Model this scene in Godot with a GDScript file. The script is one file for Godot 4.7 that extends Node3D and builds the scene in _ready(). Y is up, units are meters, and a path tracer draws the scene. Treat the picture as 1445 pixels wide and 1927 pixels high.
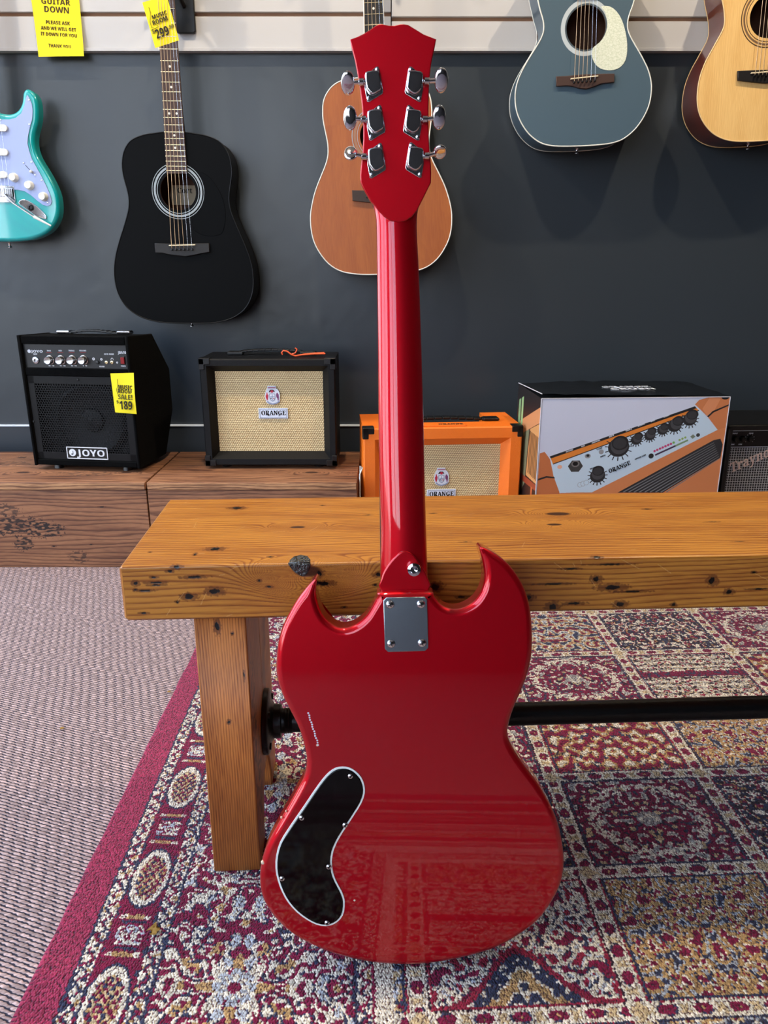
extends Node3D
# A guitar shop corner: a red double-cutaway guitar leans on a timber bench, amplifiers and guitars behind it.
# Pixel helpers turn photo pixels (1445 x 1927) into points on planes that the things stand on or hang in.

const F := 1447.0
const CX := 722.5
const CY := 963.5
const EYE := Vector3(0, 0.76, 0)
const PITCH := 0.309364          # the lens looks down by 17.7 degrees
const WALL_Z := -2.40
const GUITAR_Z := -2.27          # front faces of the hanging acoustics
const FLOOR_Y := -0.011

var M := {}                      # shared materials
var font_sans: SystemFont
var font_serif: SystemFont

func _ready() -> void:
	make_camera_and_light()
	make_materials()
	build_room()
	build_slatwall()
	build_rug()
	build_bench()
	build_red_guitar()
	build_crates()
	build_amps()
	build_carton()
	build_wall_guitars()
	build_small_things()

func make_camera_and_light() -> void:
	var cam := Camera3D.new()
	cam.name = "camera"
	cam.fov = rad_to_deg(2.0 * atan(963.5 / F))
	cam.near = 0.05
	cam.far = 60.0
	cam.position = EYE
	cam.rotation = Vector3(-PITCH, 0, 0)
	cam.current = true
	add_child(cam)
	var env := Environment.new()
	env.background_mode = Environment.BG_SKY
	var sky := Sky.new()
	var sm := ProceduralSkyMaterial.new()
	sm.sky_top_color = Color(0.70, 0.79, 0.92)
	sm.sky_horizon_color = Color(0.92, 0.94, 0.96)
	sm.ground_bottom_color = Color(0.40, 0.39, 0.38)
	sm.ground_horizon_color = Color(0.62, 0.62, 0.62)
	sm.sky_energy_multiplier = 1.0
	sm.ground_energy_multiplier = 1.0
	sky.sky_material = sm
	env.sky = sky
	env.background_energy_multiplier = SKY_ENERGY
	env.tonemap_mode = Environment.TONE_MAPPER_LINEAR
	env.tonemap_exposure = EXPOSURE
	env.sdfgi_enabled = true
	env.ssao_enabled = true
	env.ssil_enabled = true
	var we := WorldEnvironment.new()
	we.name = "environment"
	we.environment = env
	add_child(we)

const SKY_ENERGY := 10.0
const EXPOSURE := 0.90

# ---------------------------------------------------------------- pixels to places
func ray(x: float, y: float) -> Vector3:
	var u := x - CX
	var v := CY - y
	return Vector3(u, v * cos(PITCH) - F * sin(PITCH), -(v * sin(PITCH) + F * cos(PITCH)))

func at_z(x: float, y: float, z: float) -> Vector3:
	var d := ray(x, y)
	return EYE + d * (z / d.z)

func at_y(x: float, y: float, h: float) -> Vector3:
	var d := ray(x, y)
	return EYE + d * ((h - EYE.y) / d.y)

func loc(t: Transform3D, x: float, y: float, zl := 0.0) -> Vector2:
	# the pixel's place in the plane z = zl of a thing's own axes
	var inv := t.affine_inverse()
	var o := inv * EYE
	var d := inv.basis * ray(x, y)
	var k := (zl - o.z) / d.z
	return Vector2(o.x + d.x * k, o.y + d.y * k)

func loc_list(t: Transform3D, pts: Array, ox := 0.0, oy := 0.0, s := 1.0, zl := 0.0) -> PackedVector2Array:
	var out := PackedVector2Array()
	for i in range(0, pts.size(), 2):
		out.append(loc(t, ox + s * pts[i], oy + s * pts[i + 1], zl))
	return out

func ccw(p: PackedVector2Array) -> PackedVector2Array:
	var a := 0.0
	for i in p.size():
		a += p[i].cross(p[(i + 1) % p.size()])
	if a < 0.0:
		p.reverse()
	return p

func smooth(p: PackedVector2Array, sub := 4) -> PackedVector2Array:
	var out := PackedVector2Array()
	var n := p.size()
	for i in n:
		var a := p[(i - 1 + n) % n]
		var b := p[i]
		var c := p[(i + 1) % n]
		var d := p[(i + 2) % n]
		for k in sub:
			out.append(b.cubic_interpolate(c, a, d, float(k) / sub))
	return out

# ---------------------------------------------------------------- mesh builder
class MB:
	var v := PackedVector3Array()
	var n := PackedVector3Array()
	var uv := PackedVector2Array()
	var ix := PackedInt32Array()

	func vert(p: Vector3, nn: Vector3, t := Vector2.ZERO) -> int:
		v.append(p)
		n.append(nn)
		uv.append(t)
		return v.size() - 1

	func tri(a: int, b: int, c: int) -> void:      # counter-clockwise from outside
		ix.append(a)
		ix.append(c)
		ix.append(b)

	func quad(a: int, b: int, c: int, d: int) -> void:
		tri(a, b, c)
		tri(a, c, d)

	func face(p0: Vector3, p1: Vector3, p2: Vector3, p3: Vector3, u0 := Vector2(0, 1), u1 := Vector2(1, 1), u2 := Vector2(1, 0), u3 := Vector2(0, 0)) -> void:
		var nn := (p1 - p0).cross(p2 - p0).normalized()
		quad(vert(p0, nn, u0), vert(p1, nn, u1), vert(p2, nn, u2), vert(p3, nn, u3))

	func box(c: Vector3, s: Vector3, r := 0.001, xf := Transform3D.IDENTITY) -> void:
		# box with softened edges; uv in metres
		var h := s * 0.5
		r = minf(r, minf(h.x, minf(h.y, h.z)) * 0.95)
		var id := {}
		for ax in 3:
			for sg in [-1, 1]:
				for a in [-1, 1]:
					for b in [-1, 1]:
						var q := Vector3.ZERO
						var i1: int = (ax + 1) % 3
						var i2: int = (ax + 2) % 3
						q[ax] = sg * h[ax]
						q[i1] = a * (h[i1] - r)
						q[i2] = b * (h[i2] - r)
						var nn := Vector3.ZERO
						nn[ax] = sg
						var t := Vector2(q.x, -q.y) if ax == 2 else (Vector2(q.z, -q.y) if ax == 0 else Vector2(q.x, q.z))
						id[[ax, sg, a, b]] = vert(xf * (c + q), (xf.basis * nn).normalized(), t)
		for ax in 3:
			for sg in [-1, 1]:
				var k := [id[[ax, sg, -1, -1]], id[[ax, sg, 1, -1]], id[[ax, sg, 1, 1]], id[[ax, sg, -1, 1]]]
				if sg > 0:
					quad(k[0], k[1], k[2], k[3])
				else:
					quad(k[3], k[2], k[1], k[0])
		if r <= 0.0:
			return
		for ax in 3:       # edge between faces ax and ax+1, running along ax+2
			var i1: int = (ax + 1) % 3
			for s0 in [-1, 1]:
				for s1 in [-1, 1]:
					# face ax: coords (a = axis i1, b = axis i2); face i1: (a = axis i2, b = axis ax)
					var a0: int = id[[ax, s0, s1, -1]]
					var a1: int = id[[ax, s0, s1, 1]]
					var b0: int = id[[i1, s1, -1, s0]]
					var b1: int = id[[i1, s1, 1, s0]]
					if s0 * s1 > 0:
						quad(a0, b0, b1, a1)
					else:
						quad(a1, b1, b0, a0)
		for sx in [-1, 1]:
			for sy in [-1, 1]:
				for sz in [-1, 1]:
					var p: int = id[[0, sx, sy, sz]]
					var q: int = id[[1, sy, sz, sx]]
					var w: int = id[[2, sz, sx, sy]]
					if sx * sy * sz > 0:
						tri(p, q, w)
					else:
						tri(p, w, q)

	func flat(poly: PackedVector2Array, z: float, up := true, xf := Transform3D.IDENTITY, us := 1.0, ref := PackedVector2Array()) -> void:
		var t := Geometry2D.triangulate_polygon(poly if ref.is_empty() else ref)
		if t.is_empty():
			push_warning("polygon could not be filled")
		var nn := (xf.basis * Vector3(0, 0, 1 if up else -1)).normalized()
		var base := v.size()
		for p in poly:
			vert(xf * Vector3(p.x, p.y, z), nn, Vector2(p.x, -p.y) * us)
		for i in range(0, t.size(), 3):
			var a := poly[t[i]]
			var cr := (poly[t[i + 1]] - a).cross(poly[t[i + 2]] - a)
			if (cr > 0.0) == up:
				tri(base + t[i], base + t[i + 1], base + t[i + 2])
			else:
				tri(base + t[i], base + t[i + 2], base + t[i + 1])

	func slab(poly: PackedVector2Array, z0: float, z1: float, r := 0.001, rings := 4, xf := Transform3D.IDENTITY, rb := -1.0, cap_back := true) -> void:
		# outline (counter-clockwise) pulled from z0 to z1, its edges rounded by r (rb at the back)
		if rb < 0.0:
			rb = r
		var m := poly.size()
		var nor := PackedVector2Array()
		var lim := PackedFloat32Array()
		for i in m:
			var e0 := (poly[i] - poly[(i - 1 + m) % m]).normalized()
			var e1 := (poly[(i + 1) % m] - poly[i]).normalized()
			var o := Vector2(e0.y, -e0.x) + Vector2(e1.y, -e1.x)
			nor.append(o.normalized() if o.length() > 0.2 else Vector2(e1.y, -e1.x))
		for i in m:
			var best := 1.0
			var p := poly[i] - nor[i] * 1e-5
			var q := poly[i] - nor[i] * (2.6 * maxf(r, rb))
			if r + rb > 0.0:
				for j in m:
					if j == i or j == (i - 1 + m) % m:
						continue
					var hit = Geometry2D.segment_intersects_segment(p, q, poly[j], poly[(j + 1) % m])
					if hit != null:
						best = minf(best, poly[i].distance_to(hit))
			lim.append(best * 0.40)
		for w in 2:      # two passes so that the inset changes gently
			var l2 := lim.duplicate()
			for i in m:
				l2[i] = minf(lim[i], (lim[(i - 1 + m) % m] + lim[(i + 1) % m]) * 0.5 + 0.002)
			lim = l2
		var levels := []
		for k in rings + 1:
			levels.append([rb, z0, PI * 0.5 * (1.0 - float(k) / rings), -1.0])
		for k in rings + 1:
			levels.append([r, z1, PI * 0.5 * float(k) / rings, 1.0])
		var base := v.size()
		for L in levels:
			for i in m:
				var rr := minf(L[0], lim[i])
				var off := nor[i] * (rr * (cos(L[2]) - 1.0))
				var z: float = L[1] - L[3] * rr * (1.0 - sin(L[2]))
				var nn := Vector3(nor[i].x * cos(L[2]), nor[i].y * cos(L[2]), L[3] * sin(L[2]))
				vert(xf * Vector3(poly[i].x + off.x, poly[i].y + off.y, z), (xf.basis * nn).normalized(), Vector2(poly[i].x, -poly[i].y))
		for k in levels.size() - 1:
			for i in m:
				var j := (i + 1) % m
				quad(base + k * m + i, base + k * m + j, base + (k + 1) * m + j, base + (k + 1) * m + i)
		var top := PackedVector2Array()
		var bot := PackedVector2Array()
		for i in m:
			top.append(poly[i] - nor[i] * minf(r, lim[i]))
			bot.append(poly[i] - nor[i] * minf(rb, lim[i]))
		if m > 150:
			fill(top, z1, true, xf)
		else:
			flat(top, z1, true, xf, 1.0, poly)
		if cap_back:
			flat(bot, z0, false, xf, 1.0, poly)

	func fill(poly: PackedVector2Array, z: float, up: bool, xf: Transform3D) -> void:
		# even triangles over a large outline: Delaunay of its points and of a grid inside it
		var lo := poly[0]
		var hi := poly[0]
		for p in poly:
			lo = lo.min(p)
			hi = hi.max(p)
		var pts := poly.duplicate()
		var step := 0.012
		for j in int((hi.y - lo.y) / step) + 1:
			for i in int((hi.x - lo.x) / step) + 1:
				var q := lo + Vector2(i + 0.5 + 0.13 * sin(j * 2.1), j + 0.5 + 0.11 * sin(i * 1.7)) * step
				if not Geometry2D.is_point_in_polygon(q, poly):
					continue
				var far := true
				for p in poly:
					if p.distance_squared_to(q) < 0.000025:
						far = false
						break
				if far:
					pts.append(q)
		var t := Geometry2D.triangulate_delaunay(pts)
		var nn := (xf.basis * Vector3(0, 0, 1 if up else -1)).normalized()
		var base := v.size()
		for p in pts:
			vert(xf * Vector3(p.x, p.y, z), nn, Vector2(p.x, -p.y))
		for i in range(0, t.size(), 3):
			var a := pts[t[i]]
			var b := pts[t[i + 1]]
			var c := pts[t[i + 2]]
			if not Geometry2D.is_point_in_polygon((a + b + c) / 3.0, poly):
				continue
			if ((b - a).cross(c - a) > 0.0) == up:
				tri(base + t[i], base + t[i + 1], base + t[i + 2])
			else:
				tri(base + t[i], base + t[i + 2], base + t[i + 1])

	func lathe(prof: Array, segs := 20, xf := Transform3D.IDENTITY) -> void:
		# prof: Vector2(radius, height) from bottom to top, turned round y
		for k in prof.size() - 1:
			var a: Vector2 = prof[k]
			var b: Vector2 = prof[k + 1]
			var d := (b - a).normalized()
			var nn := Vector2(d.y, -d.x)
			var na := nn
			var nb := nn
			if k > 0:
				var e: Vector2 = (a - prof[k - 1]).normalized()
				if e.dot(d) > 0.7:
					na = (nn + Vector2(e.y, -e.x)).normalized()
			if k < prof.size() - 2:
				var e: Vector2 = (prof[k + 2] - b).normalized()
				if e.dot(d) > 0.7:
					nb = (nn + Vector2(e.y, -e.x)).normalized()
			var base := v.size()
			for s in segs + 1:
				var an := TAU * s / segs
				var c := Vector3(cos(an), 0, -sin(an))
				vert(xf * (c * a.x + Vector3(0, a.y, 0)), (xf.basis * (c * na.x + Vector3(0, na.y, 0))).normalized(), Vector2(float(s) / segs, a.y))
				vert(xf * (c * b.x + Vector3(0, b.y, 0)), (xf.basis * (c * nb.x + Vector3(0, nb.y, 0))).normalized(), Vector2(float(s) / segs, b.y))
			for s in segs:
				var q := base + s * 2
				if a.x > 1e-7:
					tri(q, q + 2, q + 3)
				if b.x > 1e-7:
					tri(q, q + 3, q + 1)

	func tube(pts: Array, r: float, segs := 8, taper := 1.0, closed := false) -> void:
		var m := pts.size()
		var side := Vector3.ZERO
		var base := v.size()
		for i in m:
			var d: Vector3
			if closed:
				d = (pts[(i + 1) % m] - pts[(i - 1 + m) % m]).normalized()
			else:
				d = (pts[mini(i + 1, m - 1)] - pts[maxi(i - 1, 0)]).normalized()
			if side == Vector3.ZERO:
				side = d.cross(Vector3.UP if absf(d.y) < 0.9 else Vector3.RIGHT).normalized()
			side = (side - d * side.dot(d)).normalized()
			var up := d.cross(side)
			var rr := r * lerpf(1.0, taper, float(i) / maxf(1.0, m - 1))
			for s in segs:
				var an := TAU * s / segs
				var nn := side * cos(an) + up * sin(an)
				vert(pts[i] + nn * rr, nn, Vector2(float(s) / segs, i))
		for i in (m if closed else m - 1):
			var j := (i + 1) % m
			for s in segs:
				var t := (s + 1) % segs
				quad(base + i * segs + s, base + i * segs + t, base + j * segs + t, base + j * segs + s)
		if not closed:
			for e in [0, m - 1]:
				var d: Vector3 = (pts[0] - pts[1]).normalized() if e == 0 else (pts[m - 1] - pts[m - 2]).normalized()
				var c := vert(pts[e], d)
				var b2 := v.size()
				for s in segs:
					vert(v[base + e * segs + s], d)
				for s in segs:
					if e == 0:
						tri(c, b2 + (s + 1) % segs, b2 + s)
					else:
						tri(c, b2 + s, b2 + (s + 1) % segs)

	func grid(rows: Array, uvs: Array = [], flip := false, wrap := false) -> void:
		# rows of points; normals from the surface itself
		var nr := rows.size()
		var nc: int = rows[0].size()
		var base := v.size()
		for i in nr:
			for j in nc:
				var du: Vector3
				if wrap:
					du = rows[i][(j + 1) % nc] - rows[i][(j - 1 + nc) % nc]
				else:
					du = rows[i][mini(j + 1, nc - 1)] - rows[i][maxi(j - 1, 0)]
				var dv: Vector3 = rows[mini(i + 1, nr - 1)][j] - rows[maxi(i - 1, 0)][j]
				var nn := du.cross(dv).normalized()
				vert(rows[i][j], -nn if flip else nn, uvs[i][j] if uvs.size() else Vector2(float(j) / (nc - 1), float(i) / (nr - 1)))
		for i in nr - 1:
			for j in (nc if wrap else nc - 1):
				var j2 := (j + 1) % nc
				var a := base + i * nc + j
				var b := base + i * nc + j2
				var c := base + (i + 1) * nc + j2
				var d := base + (i + 1) * nc + j
				if flip:
					quad(d, c, b, a)
				else:
					quad(a, b, c, d)

	func mesh() -> ArrayMesh:
		var a := []
		a.resize(Mesh.ARRAY_MAX)
		a[Mesh.ARRAY_VERTEX] = v
		a[Mesh.ARRAY_NORMAL] = n
		a[Mesh.ARRAY_TEX_UV] = uv
		a[Mesh.ARRAY_INDEX] = ix
		var m := ArrayMesh.new()
		m.add_surface_from_arrays(Mesh.PRIMITIVE_TRIANGLES, a)
		return m

# ---------------------------------------------------------------- nodes
func put(called: String, mb: MB, m: Material, parent: Node3D = null) -> MeshInstance3D:
	return put_mesh(called, mb.mesh(), m, parent)

func put_mesh(called: String, me: Mesh, m: Material, parent: Node3D = null) -> MeshInstance3D:
	var o := MeshInstance3D.new()
	o.name = called
	o.mesh = me
	o.material_override = m
	if parent:
		parent.add_child(o, true)
	else:
		add_child(o, true)
	return o

func thing(called: String, label: String, category: String, t := Transform3D.IDENTITY, group := "") -> Node3D:
	var o := Node3D.new()
	o.name = called
	add_child(o, true)
	o.transform = t
	tag(o, label, category, group)
	return o

func sub(called: String, parent: Node3D, t := Transform3D.IDENTITY) -> Node3D:
	var o := Node3D.new()
	o.name = called
	parent.add_child(o, true)
	o.transform = t
	return o

func tag(o: Node3D, label: String, category: String, group := "") -> void:
	o.set_meta("label", label)
	o.set_meta("category", category)
	if group != "":
		o.set_meta("group", group)

func structure(called: String, mb: MB, m: Material, label: String, category: String) -> MeshInstance3D:
	var o := put(called, mb, m)
	o.set_meta("kind", "structure")
	tag(o, label, category)
	return o

func txt(parent: Node3D, s: String, height: float, m: Material, t: Transform3D, serif := false, squeeze := 1.0, called := "lettering", fit := 0.0) -> MeshInstance3D:
	var tm := TextMesh.new()
	tm.text = s
	tm.font = font_serif if serif else font_sans
	tm.font_size = 48
	tm.pixel_size = height / 34.0       # capital letters come out about this high
	tm.depth = 0.0006
	tm.curve_step = 1.2
	var o := put_mesh(called, tm, m, parent)
	if fit > 0.0:
		squeeze = fit / maxf(tm.get_aabb().size.x, 0.0001)
	o.transform = t * Transform3D(Basis.from_scale(Vector3(squeeze, 1, 1)), Vector3.ZERO)
	return o

func T(p: Vector3, e := Vector3.ZERO) -> Transform3D:
	return Transform3D(Basis.from_euler(e), p)

# ---------------------------------------------------------------- materials
func mat(c: Color, rough := 0.6, metal := 0.0, spec := 0.5) -> StandardMaterial3D:
	var m := StandardMaterial3D.new()
	m.albedo_color = c
	m.roughness = rough
	m.metallic = metal
	m.metallic_specular = spec
	return m

func rgb8(r: int, g: int, b: int) -> Color:
	return Color8(r, g, b)

func noise(freq: float, sd: int, oct := 3) -> FastNoiseLite:
	var n := FastNoiseLite.new()
	n.noise_type = FastNoiseLite.TYPE_SIMPLEX_SMOOTH
	n.frequency = freq
	n.seed = sd
	n.fractal_octaves = oct
	n.fractal_type = FastNoiseLite.FRACTAL_FBM if oct > 1 else FastNoiseLite.FRACTAL_NONE
	return n

func bump_noise(m: StandardMaterial3D, scale_per_m: float, freq: float, depth_cm: float, sd := 3) -> void:
	var t := NoiseTexture2D.new()
	t.width = 512
	t.height = 512
	t.seamless = true
	t.noise = noise(freq, sd, 3)
	m.heightmap_enabled = true
	m.heightmap_texture = t
	m.heightmap_scale = depth_cm
	m.uv1_triplanar = true
	m.uv1_scale = Vector3.ONE * scale_per_m

func image_texture(w: int, h: int, data: PackedByteArray, fmt := Image.FORMAT_RGB8) -> ImageTexture:
	return ImageTexture.create_from_image(Image.create_from_data(w, h, false, fmt, data))

func make_materials() -> void:
	font_sans = SystemFont.new()
	font_sans.font_names = PackedStringArray(["Droid Sans"])
	font_sans.font_weight = 700
	font_serif = SystemFont.new()
	font_serif.font_names = PackedStringArray(["Droid Serif"])
	font_serif.font_weight = 700
	M.chrome = mat(Color(0.86, 0.86, 0.88), 0.07, 1.0)
	M.steel = mat(Color(0.80, 0.81, 0.83), 0.22, 1.0)
	M.brushed = mat(Color(0.62, 0.65, 0.68), 0.26, 1.0)
	M.bronze = mat(Color(0.80, 0.66, 0.50), 0.3, 1.0)
	M.brass = mat(Color(0.85, 0.78, 0.62), 0.25, 1.0)
	M.black_plastic = mat(Color(0.02, 0.02, 0.022), 0.35)
	M.black_iron = mat(Color(0.018, 0.018, 0.02), 0.38, 0.2)
	bump_noise(M.black_iron, 8.0, 0.02, 0.05, 9)
	M.black_ink = mat(Color(0.02, 0.02, 0.02), 0.8)
	M.white_ink = mat(Color(0.85, 0.86, 0.88), 0.7)
	M.white_plastic = mat(Color(0.88, 0.88, 0.85), 0.35)
	M.ivory = mat(Color(0.90, 0.85, 0.72), 0.4)
	M.rosewood = mat(Color(0.25, 0.165, 0.135), 0.55)
	M.ebony = mat(Color(0.07, 0.06, 0.06), 0.5)
	M.yellow_paper = mat(Color(0.95, 0.87, 0.05), 0.75)
	M.yellow_paper.backlight_enabled = true
	M.yellow_paper.backlight = Color(0.30, 0.28, 0.03)
	M.red = mat(Color(0.70, 0.0, 0.075), 0.40, 0.70, 0.3)
	M.red.clearcoat_enabled = true
	M.red.clearcoat = 1.0
	M.red.clearcoat_roughness = 0.03
	M.wear = mat(Color(0.85, 0.74, 0.64), 0.8)

# ---------------------------------------------------------------- the room
const ROOM_X0 := -1.80
const ROOM_X1 := 3.3
const ROOM_Z1 := 2.3
const ROOM_H := 3.0

func build_room() -> void:
	# floor: loop carpet in ribs
	var mb := MB.new()
	mb.box(Vector3((ROOM_X0 + ROOM_X1) / 2, FLOOR_Y - 0.06, (WALL_Z + ROOM_Z1) / 2), Vector3(ROOM_X1 - ROOM_X0 + 0.3, 0.12, ROOM_Z1 - WALL_Z + 0.3), 0.0)
	var a := deg_to_rad(21.0)
	for i in mb.v.size():
		var p := Vector2(mb.v[i].x, mb.v[i].z).rotated(-a)
		mb.uv[i] = p / 0.18
	structure("floor", mb, carpet_material(), "mauve and slate ribbed loop carpet covering the shop floor", "carpet")
	# back wall
	var wm := mat(rgb8(49, 55, 60), 0.33)
	bump_noise(wm, 1.6, 0.012, 0.05, 21)
	M.wall = wm
	mb = MB.new()
	mb.box(Vector3((ROOM_X0 + ROOM_X1) / 2, ROOM_H / 2, WALL_Z - 0.06), Vector3(ROOM_X1 - ROOM_X0 + 0.3, ROOM_H + 0.2, 0.12), 0.0)
	structure("wall_back", mb, wm, "charcoal blue painted wall behind the guitars and amplifiers", "wall")
	# tall painted baseboard with a pale top edge
	var yb := at_z(350, 801, WALL_Z).y
	mb = MB.new()
	mb.box(Vector3((ROOM_X0 + ROOM_X1) / 2, (yb + FLOOR_Y) / 2, WALL_Z + 0.006), Vector3(ROOM_X1 - ROOM_X0, yb - FLOOR_Y, 0.012), 0.001)
	structure("baseboard_back", mb, mat(rgb8(42, 47, 53), 0.4), "tall charcoal baseboard running behind the amplifiers", "baseboard")
	mb = MB.new()
	mb.box(Vector3((ROOM_X0 + ROOM_X1) / 2, yb + 0.002, WALL_Z + 0.007), Vector3(ROOM_X1 - ROOM_X0, 0.005, 0.016), 0.0015)
	structure("trim_1", mb, mat(rgb8(206, 214, 222), 0.35), "thin pale strip along the top of the charcoal baseboard", "trim")
	# the other walls, out of view, with the shop windows that light the place
	var plain := mat(rgb8(178, 176, 172), 0.8)
	var dark := mat(rgb8(48, 46, 46), 0.7)
	mb = MB.new()
	wall_with_openings(mb, false, ROOM_X0 - 0.06, WALL_Z, ROOM_Z1, [[-2.32, -0.45], [-0.20, 1.90]], 0.15, 2.75)
	structure("wall_left", mb, plain, "pale wall with two tall shop windows", "wall")
	mb = MB.new()
	wall_with_openings(mb, true, ROOM_Z1 + 0.06, ROOM_X0, ROOM_X1, [[-1.65, -0.32]], 0.60, 2.60)
	structure("wall_front", mb, dark, "dark wall with a wide shop window", "wall")
	mb = MB.new()
	mb.box(Vector3(ROOM_X1 + 0.06, ROOM_H / 2, (WALL_Z + ROOM_Z1) / 2), Vector3(0.12, ROOM_H + 0.2, ROOM_Z1 - WALL_Z + 0.3), 0.0)
	structure("wall_right", mb, dark, "dark plain side wall of the shop", "wall")
	mb = MB.new()
	mb.box(Vector3((ROOM_X0 + ROOM_X1) / 2, ROOM_H + 0.06, (WALL_Z + ROOM_Z1) / 2), Vector3(ROOM_X1 - ROOM_X0 + 0.3, 0.12, ROOM_Z1 - WALL_Z + 0.3), 0.0)
	structure("ceiling", mb, mat(rgb8(196, 196, 194), 0.9), "pale flat shop ceiling", "ceiling")
	window("window_1", false, ROOM_X0 - 0.06, -2.32, -0.45, 0.15, 2.75)
	window("window_2", false, ROOM_X0 - 0.06, -0.20, 1.90, 0.15, 2.75)
	window("window_3", true, ROOM_Z1 + 0.06, -1.65, -0.32, 0.60, 2.60)
	build_lamps()

func wall_with_openings(mb: MB, along_x: bool, c: float, a0: float, a1: float, gaps: Array, y0: float, y1: float) -> void:
	var edges := [a0]
	for g in gaps:
		edges.append(g[0])
		edges.append(g[1])
	edges.append(a1)
	for i in range(0, edges.size(), 2):
		wall_piece(mb, along_x, c, edges[i], edges[i + 1], FLOOR_Y, ROOM_H)
	for g in gaps:
		wall_piece(mb, along_x, c, g[0], g[1], FLOOR_Y, y0)
		wall_piece(mb, along_x, c, g[0], g[1], y1, ROOM_H)

func wall_piece(mb: MB, along_x: bool, c: float, a: float, b: float, y0: float, y1: float) -> void:
	var m := (a + b) / 2
	var s := b - a
	if along_x:
		mb.box(Vector3(m, (y0 + y1) / 2, c), Vector3(s, y1 - y0, 0.12), 0.0)
	else:
		mb.box(Vector3(c, (y0 + y1) / 2, m), Vector3(0.12, y1 - y0, s), 0.0)

func window(called: String, along_x: bool, c: float, a: float, b: float, y0: float, y1: float) -> void:
	var o := Node3D.new()
	o.name = called
	o.set_meta("kind", "structure")
	tag(o, "tall shop window in a dark frame", "window")
	add_child(o)
	var fm := mat(rgb8(40, 40, 42), 0.5)
	var fr := MB.new()
	for e in [[a, a + 0.05], [b - 0.05, b], [(a + b) / 2 - 0.025, (a + b) / 2 + 0.025]]:
		bar(fr, along_x, c, e[0], e[1], y0, y1)
	bar(fr, along_x, c, a, b, y0, y0 + 0.05)
	bar(fr, along_x, c, a, b, y1 - 0.05, y1)
	put("window_frame", fr, fm, o)
	var gm := mat(Color(1, 1, 1, 0.04), 0.02)
	gm.transparency = BaseMaterial3D.TRANSPARENCY_ALPHA
	for k in 2:
		var p := MB.new()
		var s0: float = lerpf(a, b, 0.5 * k)
		var s1: float = lerpf(a, b, 0.5 * (k + 1))
		if along_x:
			p.box(Vector3((s0 + s1) / 2, (y0 + y1) / 2, c), Vector3(s1 - s0, y1 - y0, 0.004), 0.0)
		else:
			p.box(Vector3(c, (y0 + y1) / 2, (s0 + s1) / 2), Vector3(0.004, y1 - y0, s1 - s0), 0.0)
		put("pane", p, gm, o)

func bar(mb: MB, along_x: bool, c: float, a: float, b: float, y0: float, y1: float) -> void:
	if along_x:
		mb.box(Vector3((a + b) / 2, (y0 + y1) / 2, c), Vector3(b - a, y1 - y0, 0.06), 0.002)
	else:
		mb.box(Vector3(c, (y0 + y1) / 2, (a + b) / 2), Vector3(0.06, y1 - y0, b - a), 0.002)

func build_lamps() -> void:
	# warm track heads near the ceiling, washing the guitar wall from above
	var glow := mat(Color(1.0, 0.93, 0.82), 0.5)
	glow.emission_enabled = true
	glow.emission = Color(1.0, 0.86, 0.66)
	glow.emission_energy_multiplier = 6.0
	var body := mat(rgb8(30, 30, 32), 0.4)
	for spec in [[-1.70, 0.15, "yellow notice"], [-0.25, 0.1, "amber brown guitar"], [1.15, -0.05, "spruce-topped guitar"]]:
		var p := Vector3(spec[0], 2.70, -1.40)
		var aim := (Vector3(spec[0] + spec[1], 0.75, WALL_Z + 0.25) - p).normalized()
		var b := Basis.looking_at(aim, Vector3.UP)
		var o := thing("track_lamp", "black cylindrical track lamp under the ceiling, aimed at the " + spec[2], "lamp", Transform3D(b, p), "track lamps above the guitar wall")
		var mb := MB.new()
		var turn := Transform3D(Basis(Vector3.RIGHT, -PI / 2), Vector3.ZERO)
		mb.lathe([Vector2(0, -0.12), Vector2(0.04, -0.12), Vector2(0.045, -0.11), Vector2(0.045, 0.03), Vector2(0.041, 0.03), Vector2(0.041, 0.002)], 20, turn)
		put("housing", mb, body, o)
		mb = MB.new()
		mb.lathe([Vector2(0.041, 0.001), Vector2(0, 0.001)], 20, turn)
		put("lamp_glass", mb, glow, o)
		mb = MB.new()
		mb.tube([b.inverse() * Vector3(0, 0.02, 0) + Vector3(0, 0, 0.06), b.inverse() * Vector3(0, ROOM_H - p.y, 0) + Vector3(0, 0, 0.06)], 0.008)
		put("stem", mb, body, o)
		var l := SpotLight3D.new()
		l.name = "lamp"
		l.light_color = Color(1.0, 0.92, 0.80)
		l.light_energy = LAMP_ENERGY
		l.spot_angle = 66.0
		l.spot_angle_attenuation = 0.6
		l.spot_range = 8.0
		l.spot_attenuation = 2.0
		l.light_size = 0.03
		l.shadow_enabled = true
		l.position = Vector3(0, 0, -0.035)
		o.add_child(l)

const LAMP_ENERGY := 2.5

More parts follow.
